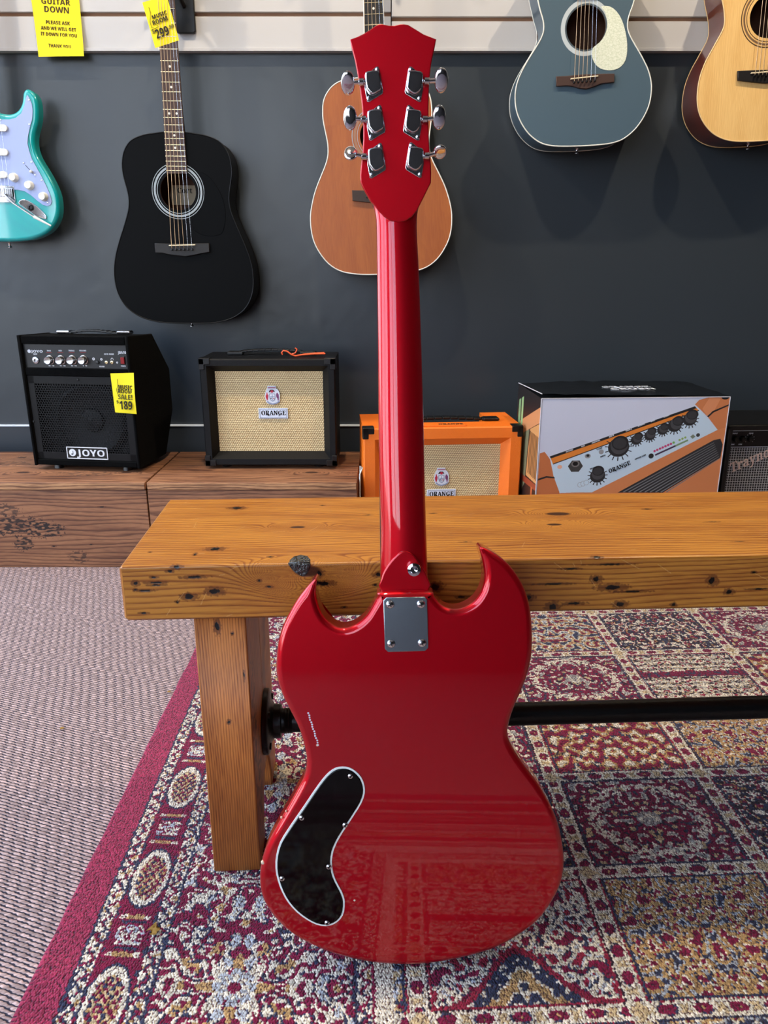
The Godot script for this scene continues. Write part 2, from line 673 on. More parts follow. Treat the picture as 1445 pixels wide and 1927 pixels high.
func carpet_material() -> StandardMaterial3D:
	var n := 768
	var rows := 32
	var per_row := 36
	var px := PackedByteArray()
	px.resize(n * n * 3)
	var hh := PackedByteArray()
	hh.resize(n * n)
	var ns := noise(0.02, 5, 2)
	var rng := RandomNumberGenerator.new()
	rng.seed = 77
	var tint := PackedFloat32Array()
	for i in rows * per_row:
		tint.append(rng.randf())
	for y in n:
		for x in n:
			var wob := 0.16 * sin(TAU * x * 9.0 / n + y * 0.2) + 0.10 * sin(TAU * x * 23.0 / n)
			var fy := float(y) * rows / n + wob * 0.5
			var r := int(floor(fy))
			var f := fy - r
			var rr := posmod(r, rows)
			var fx := float(x) * per_row / n + f * 0.9 + (0.5 if rr % 2 else 0.0)
			var cx := int(floor(fx))
			var g := fx - cx
			var t := tint[rr * per_row + posmod(cx, per_row)]
			var hgt := sqrt(maxf(0.0, 1.0 - pow(absf(2.0 * f - 1.0) * (1.12 + 0.22 * t), 2.0))) * (0.45 + 0.55 * sqrt(maxf(0.0, 1.0 - pow(2.0 * g - 1.0, 2.0))))
			var k := smoothstep(0.2, 0.62, hgt)
			var v := 0.82 + 0.30 * t
			var q := (y * n + x)
			px[q * 3] = clampi(int(lerpf(54, 190 * v, k)), 0, 255)
			px[q * 3 + 1] = clampi(int(lerpf(54, 166 * v, k)), 0, 255)
			px[q * 3 + 2] = clampi(int(lerpf(66, 162 * v, k)), 0, 255)
			hh[q] = int(255.0 * hgt)
	var m := mat(Color.WHITE, 0.95)
	m.metallic_specular = 0.2
	m.albedo_texture = image_texture(n, n, px)
	m.heightmap_enabled = true
	m.heightmap_texture = image_texture(n, n, hh, Image.FORMAT_L8)
	m.heightmap_scale = 0.18
	return m

# ---------------------------------------------------------------- slatwall
func build_slatwall() -> void:
	var white := mat(rgb8(186, 185, 185), 0.38)
	var core := mat(rgb8(150, 112, 86), 0.8)
	var seam_x := at_z(736, 60, WALL_Z).x
	var y_low := at_z(500, 91, WALL_Z + 0.018).y
	var specs := [
		[ROOM_X0, seam_x - 0.0012, at_z(500, 31, WALL_Z + 0.018).y, "white slatwall panel behind the yellow sign and the black guitar neck"],
		[seam_x + 0.0012, ROOM_X1, at_z(1000, 40, WALL_Z + 0.018).y, "white slatwall panel behind the slate blue guitar and the spruce guitar"]]
	for s in specs:
		var o := thing("slatwall_panel", s[3], "slatwall", Transform3D.IDENTITY, "slatwall panels above the charcoal wall")
		o.set_meta("kind", "structure")
		var mid: float = (s[0] + s[1]) / 2
		var w: float = s[1] - s[0]
		var mb := MB.new()
		mb.box(Vector3(mid, (y_low + 2.5) / 2, WALL_Z + 0.0035), Vector3(w, 2.5 - y_low, 0.007), 0.0)
		put("groove_backing", mb, core, o)
		var y0 := y_low
		var groove: float = s[2]
		var k := 0
		while y0 < 2.45:
			var y1 := groove + k * 0.0762 * 1.33
			mb = MB.new()
			mb.box(Vector3(mid, (y0 + y1) / 2, WALL_Z + 0.0095), Vector3(w, y1 - y0, 0.019), 0.0012)
			put("slat", mb, white, o)
			y0 = y1 + 0.0105
			k += 1
		mb = MB.new()
		mb.box(Vector3(mid, y_low - 0.004, WALL_Z + 0.012), Vector3(w, 0.008, 0.024), 0.001)
		put("edge_strip", mb, white, o)

# ---------------------------------------------------------------- rug
const RUG_X0 := -0.392
const RUG_X1 := 1.06
const RUG_Z0 := -1.84
const RUG_Z1 := 0.06
const COL_X := 0.030
const COL_P := 0.2372
const ROW_Z := -0.622
const ROW_P := 0.1975
enum {MAROON, IVORY, NAVY, SKY, GOLD, TAN, GREY, DARK, ROSE, RED}
var rug_colors := [Color8(116, 26, 58), Color8(210, 202, 184), Color8(52, 56, 78), Color8(166, 172, 180), Color8(172, 138, 92), Color8(188, 166, 128), Color8(150, 148, 146), Color8(48, 36, 46), Color8(148, 50, 78), Color8(136, 36, 58)]
var na: FastNoiseLite
var nb: FastNoiseLite
var nc: FastNoiseLite

func build_rug() -> void:
	na = noise(0.030, 11, 2)
	nb = noise(0.046, 12, 1)
	nc = noise(0.085, 13, 1)
	var w := 1984
	var h := 2048
	var sx := (RUG_X1 - RUG_X0) / w
	var sz := (RUG_Z1 - RUG_Z0) / h
	var px := PackedByteArray()
	px.resize(w * h * 3)
	var hh := PackedByteArray()
	hh.resize(w * h)
	for i in w * h:
		px[i * 3] = 52
		px[i * 3 + 1] = 26
		px[i * 3 + 2] = 40
	var rng := RandomNumberGenerator.new()
	rng.seed = 4
	var step := 0.0027
	var nz := int((RUG_Z1 - RUG_Z0) / step)
	var nx := int((RUG_X1 - RUG_X0) / step)
	var rx := int(step / sx * 0.78)
	var rz := int(step / sz * 0.78)
	for j in nz:
		var z0 := RUG_Z0 + (j + 0.5) * step
		for i in nx:
			var x0 := RUG_X0 + (i + (0.75 if j % 2 else 0.25)) * step
			var x := x0 + rng.randf_range(-0.0007, 0.0007)
			var z := z0 + rng.randf_range(-0.0007, 0.0007)
			var c: Color = rug_colors[rug_at(x, z)]
			var k := rng.randf_range(0.80, 1.14)
			var r8 := clampi(int(c.r8 * k), 0, 255)
			var g8 := clampi(int(c.g8 * k), 0, 255)
			var b8 := clampi(int(c.b8 * k), 0, 255)
			var cx := int((x - RUG_X0) / sx)
			var cz := int((z - RUG_Z0) / sz)
			var top := rng.randi_range(170, 255)
			for dz in range(-rz, rz + 1):
				var yy := cz + dz
				if yy < 0 or yy >= h:
					continue
				for dx in range(-rx, rx + 1):
					var xx := cx + dx
					if xx < 0 or xx >= w:
						continue
					var d := float(dx * dx) / (rx * rx) + float(dz * dz) / (rz * rz)
					if d > 1.15:
						continue
					var hv := int(top * (1.0 - 0.6 * d))
					var q := yy * w + xx
					if hv > hh[q]:
						hh[q] = hv
						px[q * 3] = r8
						px[q * 3 + 1] = g8
						px[q * 3 + 2] = b8
	var m := mat(Color.WHITE, 0.95)
	m.metallic_specular = 0.15
	m.albedo_texture = image_texture(w, h, px)
	m.heightmap_enabled = true
	m.heightmap_texture = image_texture(w, h, hh, Image.FORMAT_L8)
	m.heightmap_scale = 0.22
	m.rim_enabled = true
	m.rim = 0.25
	# the cloth itself: pile surface, a little wavy, with a rolled edge
	var o := thing("rug", "burgundy, cream and navy panelled pile rug under the timber bench", "rug")
	var rows := []
	var uvs := []
	var und := noise(1.7, 8, 2)
	for j in 92:
		var row := PackedVector3Array()
		var ruv := []
		for i in 76:
			var fu: float = clampf((i - 3) / 69.0, 0.0, 1.0)
			var fv: float = clampf((j - 3) / 85.0, 0.0, 1.0)
			var u := lerpf(RUG_X0, RUG_X1, fu)
			var v := lerpf(RUG_Z0, RUG_Z1, fv)
			var y := -0.0012 + 0.0012 * und.get_noise_2d(u * 4.0, v * 4.0)
			var ei: int = mini(3 - mini(i, 3), 3) if i < 3 else maxi(i - 72, 0)
			var ej: int = mini(3 - mini(j, 3), 3) if j < 3 else maxi(j - 88, 0)
			var out: float = [0.0, 0.003, 0.0045, 0.0045][maxi(ei, ej)]
			y = [y, -0.0024, -0.006, FLOOR_Y - 0.001][maxi(ei, ej)]
			var p := rug_place(u, v)
			if ei > 0:
				p.x += out * (-1.0 if i < 36 else 1.0)
				p.x += 0.002 * und.get_noise_2d(0, v * 9.0)
			if ej > 0:
				p.z += out * (-1.0 if j < 46 else 1.0)
			p.y = y
			row.append(p)
			ruv.append(Vector2(clampf(fu, 0.001, 0.999), clampf(fv, 0.001, 0.999)))
		rows.append(row)
		uvs.append(ruv)
	var mb := MB.new()
	mb.grid(rows, uvs, true)
	put("pile", mb, m, o)

func rug_place(u: float, v: float) -> Vector3:
	# the rug lies a little askew, its outer edge straight
	var k := clampf((u - RUG_X0) / 0.35, 0.0, 1.0)
	return Vector3(u + k * 0.036 * (v + 0.85), 0.0, v - 0.052 * (u - 0.25) * k)

func wave(f: float) -> float:
	return absf(fposmod(f, 1.0) - 0.5) * 2.0

func rug_at(x: float, z: float) -> int:
	var mmx := x * 1000.0
	var mmz := z * 1000.0
	var wob := 0.0014 * nc.get_noise_2d(mmx, mmz)
	var e := x - RUG_X0 + wob
	var ez := z - RUG_Z0
	e = minf(e, ez if ez < 0.04 else 9.0)
	e = minf(e, RUG_Z1 - z)
	var along := z if e == x - RUG_X0 + wob else z
	if e < 0.040:
		return ROSE
	if e < 0.043:
		return NAVY
	if e < 0.060:                      # first guard band
		return guard(e - 0.0515, along, mmx, mmz)
	if e < 0.0635:
		return NAVY if nb.get_noise_2d(mmx * 1.3, mmz * 1.3) > -0.1 else MAROON
	if e < 0.110:                      # ovals
		var m := fposmod(along + 0.637, 0.183) - 0.0915
		var mo := absf(m)
		var t := (e - 0.0868) / 0.0225
		var s := (0.0915 - mo) / 0.047
		var d := t * t + s * s
		if d < 0.62:
			var ch := int(floor(e / 0.0047) + floor(along / 0.0058)) % 2
			if ch == 0:
				return TAN if nb.get_noise_2d(mmx * 2.0, mmz) > -0.2 else GOLD
			return MAROON if nc.get_noise_2d(mmx, mmz * 2.0) > -0.1 else NAVY
		if d < 1.05:
			return IVORY
		if d < 1.22:
			return NAVY
		if mo < 0.014 and absf(t) < 0.7:
			var q := na.get_noise_2d(mmx * 3.0, mmz * 3.0)
			return IVORY if q > 0.05 else (MAROON if q > -0.2 else SKY)
		if mo > 0.024 and mo < 0.030 and absf(t) < 0.85 and d > 1.3:
			return GOLD if absf(t) < 0.5 else IVORY
		if mo > 0.017 and mo < 0.021 and absf(t) < 0.6:
			return NAVY
		return MAROON
	if e < 0.1135:
		return NAVY if nb.get_noise_2d(mmx * 1.3, mmz * 1.3) > -0.1 else MAROON
	if e < 0.131:
		return guard(e - 0.122, along, mmx, mmz)
	if e < 0.134:
		return NAVY
	if x < 0.004 or e < 0.392:
		return main_border(e, along, mmx, mmz)
	# inner field: panels in a lattice
	var fx := fposmod(x - COL_X + COL_P * 0.5, COL_P) - COL_P * 0.5
	var fz := fposmod(z - ROW_Z + ROW_P * 0.5, ROW_P) - ROW_P * 0.5
	var cc := int(floor((x - COL_X) / COL_P))
	var rc := int(floor(-(z - ROW_Z) / ROW_P))
	if absf(fx) < 0.0125 or absf(fz) < 0.0115:
		if absf(fx) < 0.0125 and absf(fz) < 0.0115:
			return TAN if absf(fx) + absf(fz) < 0.012 else IVORY
		var t := fx / 0.0125 if absf(fx) < 0.0125 else fz / 0.0115
		var s := z if absf(fx) < 0.0125 else x * 0.86
		if absf(t) > 0.86:
			return RED if (cc + rc) % 2 else DARK
		var f := fposmod(s / 0.034, 1.0) - 0.5
		var d := pow(t / 0.52, 2.0) + pow(f / 0.26, 2.0)
		if d < 1.0:
			return GOLD if d < 0.07 and nb.get_noise_2d(mmx, mmz) > 0.0 else MAROON
		if d < 1.5 and nb.get_noise_2d(mmx * 1.2, mmz * 1.2) > 0.25:
			return NAVY
		if absf(absf(f) - 0.5) < 0.13 and absf(t) < 0.55 and absf(absf(t) - absf(absf(f) - 0.5) * 4.0) < 0.3:
			return TAN
		return IVORY
	return panel(cc, rc, fx, fz, x, z, mmx, mmz)

func guard(t: float, along: float, mmx: float, mmz: float) -> int:
	var f := fposmod(along / 0.021, 1.0) - 0.5
	var q := nb.get_noise_2d(mmx * 1.9, mmz * 1.9)
	if absf(t / 0.0085 - 1.4 * (wave(along / 0.021) - 0.5)) < 0.26:
		return MAROON if q > -0.15 else NAVY
	if q > 0.42:
		return NAVY
	if q < -0.5 and absf(f) < 0.3:
		return GOLD
	return IVORY

func main_border(e: float, along: float, mmx: float, mmz: float) -> int:
	if e > 0.352:
		if e < 0.356 or (e > 0.372 and e < 0.375):
			return NAVY if e < 0.36 else MAROON
		return guard(e - 0.364, along, mmx, mmz) if e < 0.372 else IVORY
	var c := e - 0.222
	var m := fposmod(along + 0.665 + 0.18, 0.36) - 0.18
	var r := Vector2(c, m).length()
	var an := atan2(m, c)
	# eight-lobed flower
	var lobe := 0.030 + 0.014 * cos(an * 8.0)
	if r < 0.007:
		return MAROON
	if r < 0.016:
		return IVORY if wave(an * 8.0 / TAU) > 0.4 else SKY
	if r < lobe:
		return SKY if r < 0.024 else (GOLD if wave(an * 4.0 / TAU) > 0.5 else IVORY)
	if r < 0.066 and r > 0.046:
		var pd := wave(an * 8.0 / TAU + 0.5)
		var rad := (1.0 - pd) * 0.020
		var dd := Vector2(rad * 1.2, r - 0.056).length()
		if dd < 0.0042:
			return MAROON
		if dd < 0.0098:
			return GOLD if int(floor(an * 8.0 / TAU + 8.5)) % 2 else IVORY
		if dd < 0.0115:
			return NAVY
	# scrolling stems, mirrored about the border's middle line
	var ac := absf(c) * 1000.0
	var am := absf(m) * 1000.0
	var n1 := na.get_noise_2d(ac * 0.62 + 310.0, am * 0.62)
	if absf(n1) < 0.070:
		return IVORY
	if absf(n1) < 0.105:
		return NAVY
	if absf(n1 - 0.30) < 0.045:
		return IVORY
	var n2 := nb.get_noise_2d(ac * 0.8 + 90.0, am * 0.8 + 40.0)
	if n2 > 0.50:
		return IVORY if n2 < 0.66 else SKY
	if n2 > 0.42:
		return NAVY
	if n2 < -0.62:
		return GOLD
	if n2 < -0.52:
		return IVORY
	return MAROON

func panel(cc: int, rc: int, fx: float, fz: float, x: float, z: float, mmx: float, mmz: float) -> int:
	# place inside the panel, -1..1
	var px := fposmod(x - COL_X, COL_P) / COL_P * 2.0 - 1.0
	var pz := fposmod(z - ROW_Z, ROW_P) / ROW_P * 2.0 - 1.0
	var key := posmod(cc * 3 + rc * 2 + (1 if cc == 0 and rc == 0 else 0), 6)
	if cc == 1:
		key = [1, 0, 2, 0, 3][posmod(rc, 5)]
	elif cc == 2:
		key = [5, 4, 1, 5, 4][posmod(rc, 5)]
	elif cc == 3:
		key = [0, 1, 3, 2, 0][posmod(rc, 5)]
	elif cc == 0:
		key = [6, 4, 0, 1, 5][posmod(rc, 5)]
	var edge := maxf(absf(px), absf(pz))
	if edge > 0.86 and edge < 0.885:
		return NAVY if key != 6 else RED
	var sdx := absf(px) * 118.0
	var sdz := absf(pz) * 99.0
	var off := 137.0 * (cc + 3) + 71.0 * (rc + 5)
	var n1 := na.get_noise_2d(sdx + off, pz * 99.0)
	var n2 := nb.get_noise_2d(sdx * 1.1 + off, pz * 108.0 + off)
	var n3 := nc.get_noise_2d(sdx + off, pz * 99.0)
	match key:
		0:     # maroon ground, an oval wreath of cream with a grey flower
			var d := pow(px / 0.66, 2.0) + pow(pz / 0.70, 2.0)
			if d < 0.05:
				return GREY if n3 > -0.3 else IVORY
			if d > 0.80 and d < 1.22 and n3 > -0.18:
				return IVORY
			if d > 0.62 and d < 0.72 and n3 > 0.1:
				return GREY
			if n2 > 0.40:
				return IVORY if n2 < 0.58 else GREY
			if n2 < -0.44:
				return TAN if n2 < -0.6 else NAVY
			if absf(n1) < 0.035:
				return DARK
			return MAROON
		1:     # gold ground with flowers and blue stems
			if n2 > 0.34:
				return MAROON if n2 > 0.5 else IVORY
			if n2 < -0.42:
				return SKY if n2 > -0.62 else NAVY
			if absf(n1) < 0.045:
				return NAVY
			if absf(n1 - 0.22) < 0.03:
				return RED
			return GOLD
		2:     # tan ground crowded with burgundy blossoms
			if n2 > 0.16:
				return MAROON if n2 > 0.34 else RED
			if n2 < -0.40:
				return IVORY
			if absf(n1) < 0.05:
				return DARK
			if n1 > 0.36:
				return NAVY
			return GOLD
		3:     # pale ground, yellow and slate rows
			if wave(pz * 3.2 + 0.2 * n1) < 0.16 and n3 > -0.2:
				return NAVY
			if n2 > 0.42:
				return MAROON
			if n2 > 0.16:
				return GOLD
			if n2 < -0.30:
				return SKY if n2 > -0.5 else NAVY
			return IVORY if n3 > 0.0 else TAN
		4:     # dark ground with cream branches
			if absf(n1) < 0.075:
				return IVORY
			if absf(n1) < 0.11:
				return RED
			if n2 > 0.42:
				return GOLD if n2 < 0.55 else MAROON
			if n2 < -0.5:
				return IVORY
			return DARK if n3 > -0.1 else NAVY
		5:     # cream ground in fine broken rows, a burgundy bar across
			if absf(pz + 0.08) < 0.10:
				return MAROON if n3 > -0.35 else NAVY
			if wave(pz * 5.5 + 0.25 * n2) < 0.42:
				return DARK if n3 > 0.12 else (TAN if n3 > -0.25 else GREY)
			return IVORY if n3 > -0.42 else RED
		_:     # ivory ground, a navy arch below flowers
			var arch := pz - 0.86 + 0.75 * exp(-px * px * 6.0)
			if arch > 0.0 and pz > 0.1:
				if arch < 0.10:
					return RED
				if arch < 0.30:
					return NAVY if n3 > -0.4 else IVORY
				return GOLD if n2 > 0.1 else (NAVY if n2 < -0.3 else IVORY)
			if n2 > 0.33:
				return MAROON if n2 > 0.44 else NAVY
			if n2 < -0.42:
				return SKY if n2 > -0.56 else RED
			if absf(n1) < 0.04:
				return NAVY
			return IVORY

# ---------------------------------------------------------------- wood
func wood(w: int, h: int, length: float, width: float, light: Color, dark: Color, freq: float, sd: int, knots := [], holes := [], scars := [], stains := []) -> ImageTexture:
	# grain runs along x; knots [x, y, r], holes [x, y, rx, ry], scars [x, y, length, angle], stains [x, y, rx, ry, strength]; metres
	var n1 := noise(1.0, sd, 2)
	var n2 := noise(1.0, sd + 1, 1)
	var n3 := noise(1.0, sd + 2, 2)
	var px := PackedByteArray()
	px.resize(w * h * 3)
	for y in h:
		var Y := (y + 0.5) / h * width
		for x in w:
			var X := (x + 0.5) / w * length
			var f := Y * freq + 1.5 * n1.get_noise_2d(X * 1.3, Y * 7.0) + 0.35 * n2.get_noise_2d(X * 5.0, Y * 40.0)
			var kd := 0.0
			for k in knots:
				var dx: float = (X - k[0]) / (k[2] * 2.6)
				var dy: float = (Y - k[1]) / (k[2] * 1.15)
				var d2 := dx * dx + dy * dy
				if d2 < 9.0:
					var g := exp(-d2 * 0.8)
					f = lerpf(f, sqrt(d2) * freq * k[2] * 2.2, g)
					kd = maxf(kd, 1.0 - smoothstep(0.25, 0.75, d2 * 4.0))
			var ring := f - floorf(f)
			var late := smoothstep(0.45, 0.92, ring) * (1.0 - smoothstep(0.93, 1.0, ring))
			var fine := n3.get_noise_2d(X * 22.0, Y * 620.0)
			var blot := n1.get_noise_2d(X * 4.0 + 50.0, Y * 18.0)
			var t := clampf(late * 0.62 + fine * 0.30 + blot * 0.30 + 0.12, 0.0, 1.0)
			var c := light.lerp(dark, t)
			if kd > 0.0:
				c = c.lerp(Color(0.16, 0.07, 0.03), kd * 0.8)
			var q := (y * w + x) * 3
			px[q] = int(clampf(c.r, 0, 1) * 255.0)
			px[q + 1] = int(clampf(c.g, 0, 1) * 255.0)
			px[q + 2] = int(clampf(c.b, 0, 1) * 255.0)
	var im := Image.create_from_data(w, h, false, Image.FORMAT_RGB8, px)
	var jit := noise(1.0, sd + 7, 2)
	for s in stains:
		dab(im, w, h, length, width, s[0], s[1], s[2], s[3], Color(0.10, 0.06, 0.05), s[4], jit, true)
	for k in holes:
		dab(im, w, h, length, width, k[0], k[1], k[2] * 1.8, k[3] * 1.35, Color(0.24, 0.10, 0.04), 0.45, jit)
		dab(im, w, h, length, width, k[0], k[1], k[2] * 0.68, k[3] * 0.75, Color(0.012, 0.010, 0.010), 1.0, jit)
	for s in scars:
		var a: float = s[3]
		var steps := int(s[2] / length * w)
		for k in steps:
			var d: float = (float(k) / steps - 0.5) * s[2]
			var xx := int((s[0] + cos(a) * d) / length * w)
			var yy := int((s[1] + sin(a) * d) / width * h)
			if xx >= 0 and yy >= 0 and xx < w and yy < h:
				im.set_pixel(xx, yy, im.get_pixel(xx, yy).lerp(Color(0.93, 0.80, 0.60), 0.45))
	return ImageTexture.create_from_image(im)

func dab(im: Image, w: int, h: int, length: float, width: float, x: float, y: float, rx: float, ry: float, c: Color, strength: float, jit: FastNoiseLite, ragged := false) -> void:
	var ax := int(rx / length * w) + 2
	var ay := int(ry / width * h) + 2
	var cx := int(x / length * w)
	var cy := int(y / width * h)
	for j in range(-ay, ay + 1):
		for i in range(-ax, ax + 1):
			var xx := cx + i
			var yy := cy + j
			if xx < 0 or yy < 0 or xx >= w or yy >= h:
				continue
			var d := Vector2(float(i) / w * length / rx, float(j) / h * width / ry).length() + 0.35 * jit.get_noise_2d(xx * 0.12, yy * 0.12)
			var k := strength * (1.0 - smoothstep(0.7, 1.0, d))
			if ragged:
				k *= smoothstep(-0.15, 0.25, jit.get_noise_2d(xx * 0.035 + 40.0, yy * 0.09))
			if k > 0.0:
				im.set_pixel(xx, yy, im.get_pixel(xx, yy).lerp(c, k))

func wood_mat(t: ImageTexture, rough: float, bump := 0.02) -> StandardMaterial3D:
	var m := mat(Color.WHITE, rough)
	m.albedo_texture = t
	m.heightmap_enabled = true
	m.heightmap_texture = t
	m.heightmap_scale = bump
	return m

# ---------------------------------------------------------------- bench
const BENCH_H := 0.439
const BENCH_LOW := 0.3705
const BENCH_D := 0.262
const BENCH_L := 1.36
var bench_t := Transform3D(Basis(Vector3.UP, 0.0506), Vector3(-0.2985, 0, -0.8035))

func on_top(x: float, y: float) -> Vector2:          # (along, from the rear edge) of a pixel on the bench top
	var p := bench_t.affine_inverse() * at_y(x, y, BENCH_H)
	return Vector2(p.x, p.z + BENCH_D)

func on_front(x: float, y: float) -> Vector2:        # the same count carried on down the front face
	var p := loc(bench_t, x, y)
	return Vector2(p.x, BENCH_D + BENCH_H - p.y)

func build_bench() -> void:
	var unrolled := BENCH_D + BENCH_H - BENCH_LOW
	var knots := []
	for k in [[1050, 967, 0.017], [1043, 987, 0.010], [560, 992, 0.010]]:
		var p := on_top(k[0], k[1])
		knots.append([p.x, p.y, k[2]])
	var kf := on_front(580, 1075)
	knots.append([kf.x, kf.y, 0.016])
	var holes := []
	for k in [[405, 1033, 0.0095, 0.0065], [446, 956, 0.0095, 0.007], [692, 969, 0.005, 0.002], [508, 1048, 0.003, 0.0028], [607, 951, 0.003, 0.002], [815, 966, 0.004, 0.002], [1218, 958, 0.006, 0.0025], [1340, 982, 0.009, 0.0016], [876, 1020, 0.006, 0.0012], [283, 1039, 0.002, 0.0018], [367, 1043, 0.002, 0.005], [1390, 1019, 0.007, 0.0012]]:
		var p := on_top(k[0], k[1])
		holes.append([p.x, p.y, k[2], k[3]])
	for k in [[404, 1113, 0.0085, 0.0048], [356, 1123, 0.0075, 0.0045], [332, 1066, 0.005, 0.004], [319, 1075, 0.004, 0.002], [255, 1098, 0.0035, 0.0035], [293, 1096, 0.010, 0.0016], [294, 1101, 0.009, 0.0012], [273, 1112, 0.009, 0.0016], [289, 1086, 0.004, 0.0016], [365, 1086, 0.012, 0.0022], [254, 1110, 0.002, 0.0016], [333, 1133, 0.002, 0.002], [488, 1092, 0.002, 0.002], [506, 1104, 0.004, 0.0014], [270, 1154, 0.005, 0.0014], [600, 1079, 0.0045, 0.0045], [608, 1098, 0.010, 0.0035], [712, 1081, 0.005, 0.003], [706, 1101, 0.003, 0.0016], [648, 1143, 0.003, 0.0016], [819, 1104, 0.007, 0.006], [868, 1124, 0.006, 0.002], [1122, 1090, 0.006, 0.0045], [1153, 1105, 0.014, 0.0045], [1041, 1099, 0.018, 0.0014], [1190, 1113, 0.016, 0.0016], [1167, 1137, 0.007, 0.0045], [1040, 1144, 0.006, 0.0075], [1080, 1135, 0.011, 0.002], [994, 1125, 0.006, 0.004], [1340, 1092, 0.0055, 0.0065], [1372, 1113, 0.005, 0.004], [1268, 1138, 0.003, 0.003], [1074, 1070, 0.010, 0.0014], [1418, 1077, 0.003, 0.002], [1150, 1062, 0.020, 0.0012], [1430, 1108, 0.014, 0.0012], [1125, 1046, 0.006, 0.0035]]:
		var p := on_front(k[0], k[1])
		holes.append([p.x, p.y, k[2], k[3]])
	var rng := RandomNumberGenerator.new()
	rng.seed = 31
	var scars := []
	for i in 130:
		scars.append([rng.randf() * BENCH_L, rng.randf() * unrolled, rng.randf_range(0.003, 0.026), rng.randfn(0.1, 0.7)])
	var tex := wood(2048, 512, BENCH_L, unrolled, Color(0.75, 0.50, 0.195), Color(0.47, 0.235, 0.075), 150.0, 40, knots, holes, scars)
	var wm := wood_mat(tex, 0.34, 0.05)
	var b := thing("timber_bench", "thick honey-coloured reclaimed timber bench with nail holes and a black iron pipe stretcher", "bench", bench_t)
	var mb := MB.new()
	mb.box(Vector3(BENCH_L / 2, (BENCH_H + BENCH_LOW) / 2, -BENCH_D / 2), Vector3(BENCH_L, BENCH_H - BENCH_LOW, BENCH_D), 0.004)
	for i in mb.v.size():
		var p := mb.v[i]
		var q := p.z + BENCH_D
		if absf(mb.n[i].z) > 0.5:
			q = BENCH_D + BENCH_H - p.y
		var u := p.x / BENCH_L
		if absf(mb.n[i].x) > 0.5:
			u += (p.y - BENCH_H) * 0.3
			q = p.z + BENCH_D
		mb.uv[i] = Vector2(u, clampf(q / unrolled, 0.004, 0.996))
	put("seat_beam", mb, wm, b)
	# a dark filled knot on the front arris
	mb = MB.new()
	var kp := ccw(loc_list(bench_t, [852, 392, 862, 372, 895, 366, 932, 368, 954, 385, 957, 415, 942, 447, 922, 460, 895, 448, 870, 428], 200, 900, 0.4014))
	for i in kp.size():
		kp[i].y = minf(kp[i].y, BENCH_H - 0.0005)
	mb.slab(smooth(kp, 3), -0.004, 0.0016, 0.0016, 3)
	var km := mat(rgb8(58, 58, 56), 0.08)
	bump_noise(km, 20.0, 0.012, 0.35, 17)
	put("filled_knot", mb, km, b)
	mb = MB.new()
	var kt := PackedVector2Array()
	for q in [[545, 1055], [553, 1048], [566, 1045], [578, 1047], [584, 1054]]:
		var p := bench_t.affine_inverse() * at_y(q[0], q[1], BENCH_H)
		kt.append(Vector2(p.x, -p.z))
	kt.append(Vector2(kt[4].x, 0.001))
	kt.append(Vector2(kt[0].x, 0.001))
	mb.slab(ccw(kt), -0.003, 0.0008, 0.0004, 2, Transform3D(Basis(Vector3.RIGHT, -PI / 2), Vector3(0, BENCH_H, 0)))
	put("filled_knot", mb, km, b)
	# legs: two boards each, arched between the feet
	var legm := wood_mat(wood(640, 256, 0.40, 0.14, Color(0.80, 0.50, 0.23), Color(0.46, 0.225, 0.075), 330.0, 60, [], [[0.355, 0.062, 0.0075, 0.0042], [0.372, 0.066, 0.003, 0.003], [0.345, 0.079, 0.002, 0.0018], [0.225, 0.068, 0.003, 0.0028], [0.29, 0.09, 0.006, 0.001]], [], [[0.12, 0.112, 0.10, 0.010, 0.35], [0.22, 0.108, 0.08, 0.007, 0.3]]), 0.5, 0.04)
	for lx in [0.0755, BENCH_L - 0.1365]:
		for side in 2:
			var z0 := -0.0145 if side == 0 else -0.1335
			var z1 := -0.1325 if side == 0 else -0.2500
			var poly := PackedVector2Array()      # x = -z, y = height
			poly.append(Vector2(-z0, BENCH_LOW))
			poly.append(Vector2(-z0, 0.0))
			if side == 0:
				for k in 9:
					var a := PI * 0.5 * k / 8.0
					poly.append(Vector2(0.133 - 0.056 * cos(a), 0.088 * sin(a)))
				poly[poly.size() - 1].x = -z1
			else:
				for k in 9:
					var a := PI * 0.5 * (8 - k) / 8.0
					poly.append(Vector2(0.133 + 0.056 * cos(a), 0.088 * sin(a)))
				poly.remove_at(1)
				poly[1].x = -z0
			poly.append(Vector2(-z1, 0.0 if side == 1 else 0.088))
			poly.append(Vector2(-z1, BENCH_LOW))
			if side == 0:
				poly.remove_at(poly.size() - 2)
			mb = MB.new()
			# turn the (depth, height) outline so that it is pulled along x
			var xf := Transform3D(Basis(Vector3(0, 0, -1), Vector3(0, 1, 0), Vector3(1, 0, 0)), Vector3(lx, 0, 0))
			mb.slab(ccw(poly), 0.0, 0.061, 0.0022, 2, xf)
			for i in mb.v.size():
				var p := mb.v[i]
				var across: float = (p.x - lx) if absf(mb.n[i].z) > 0.5 else 0.062 - p.z * 0.3
				mb.uv[i] = Vector2(p.y / 0.40, clampf(0.25 + across / 0.14, 0.0, 1.0))
			put("leg_board", mb, legm, b)
	# iron pipe with floor flanges
	var py := 0.147
	var pz := -0.136
	mb = MB.new()
	mb.lathe([Vector2(0.0165, 0.02), Vector2(0.0165, BENCH_L - 0.293)], 20, Transform3D(Basis(Vector3.BACK, -PI / 2), Vector3(0.1365, py, pz)))
	put("pipe", mb, M.black_iron, b)
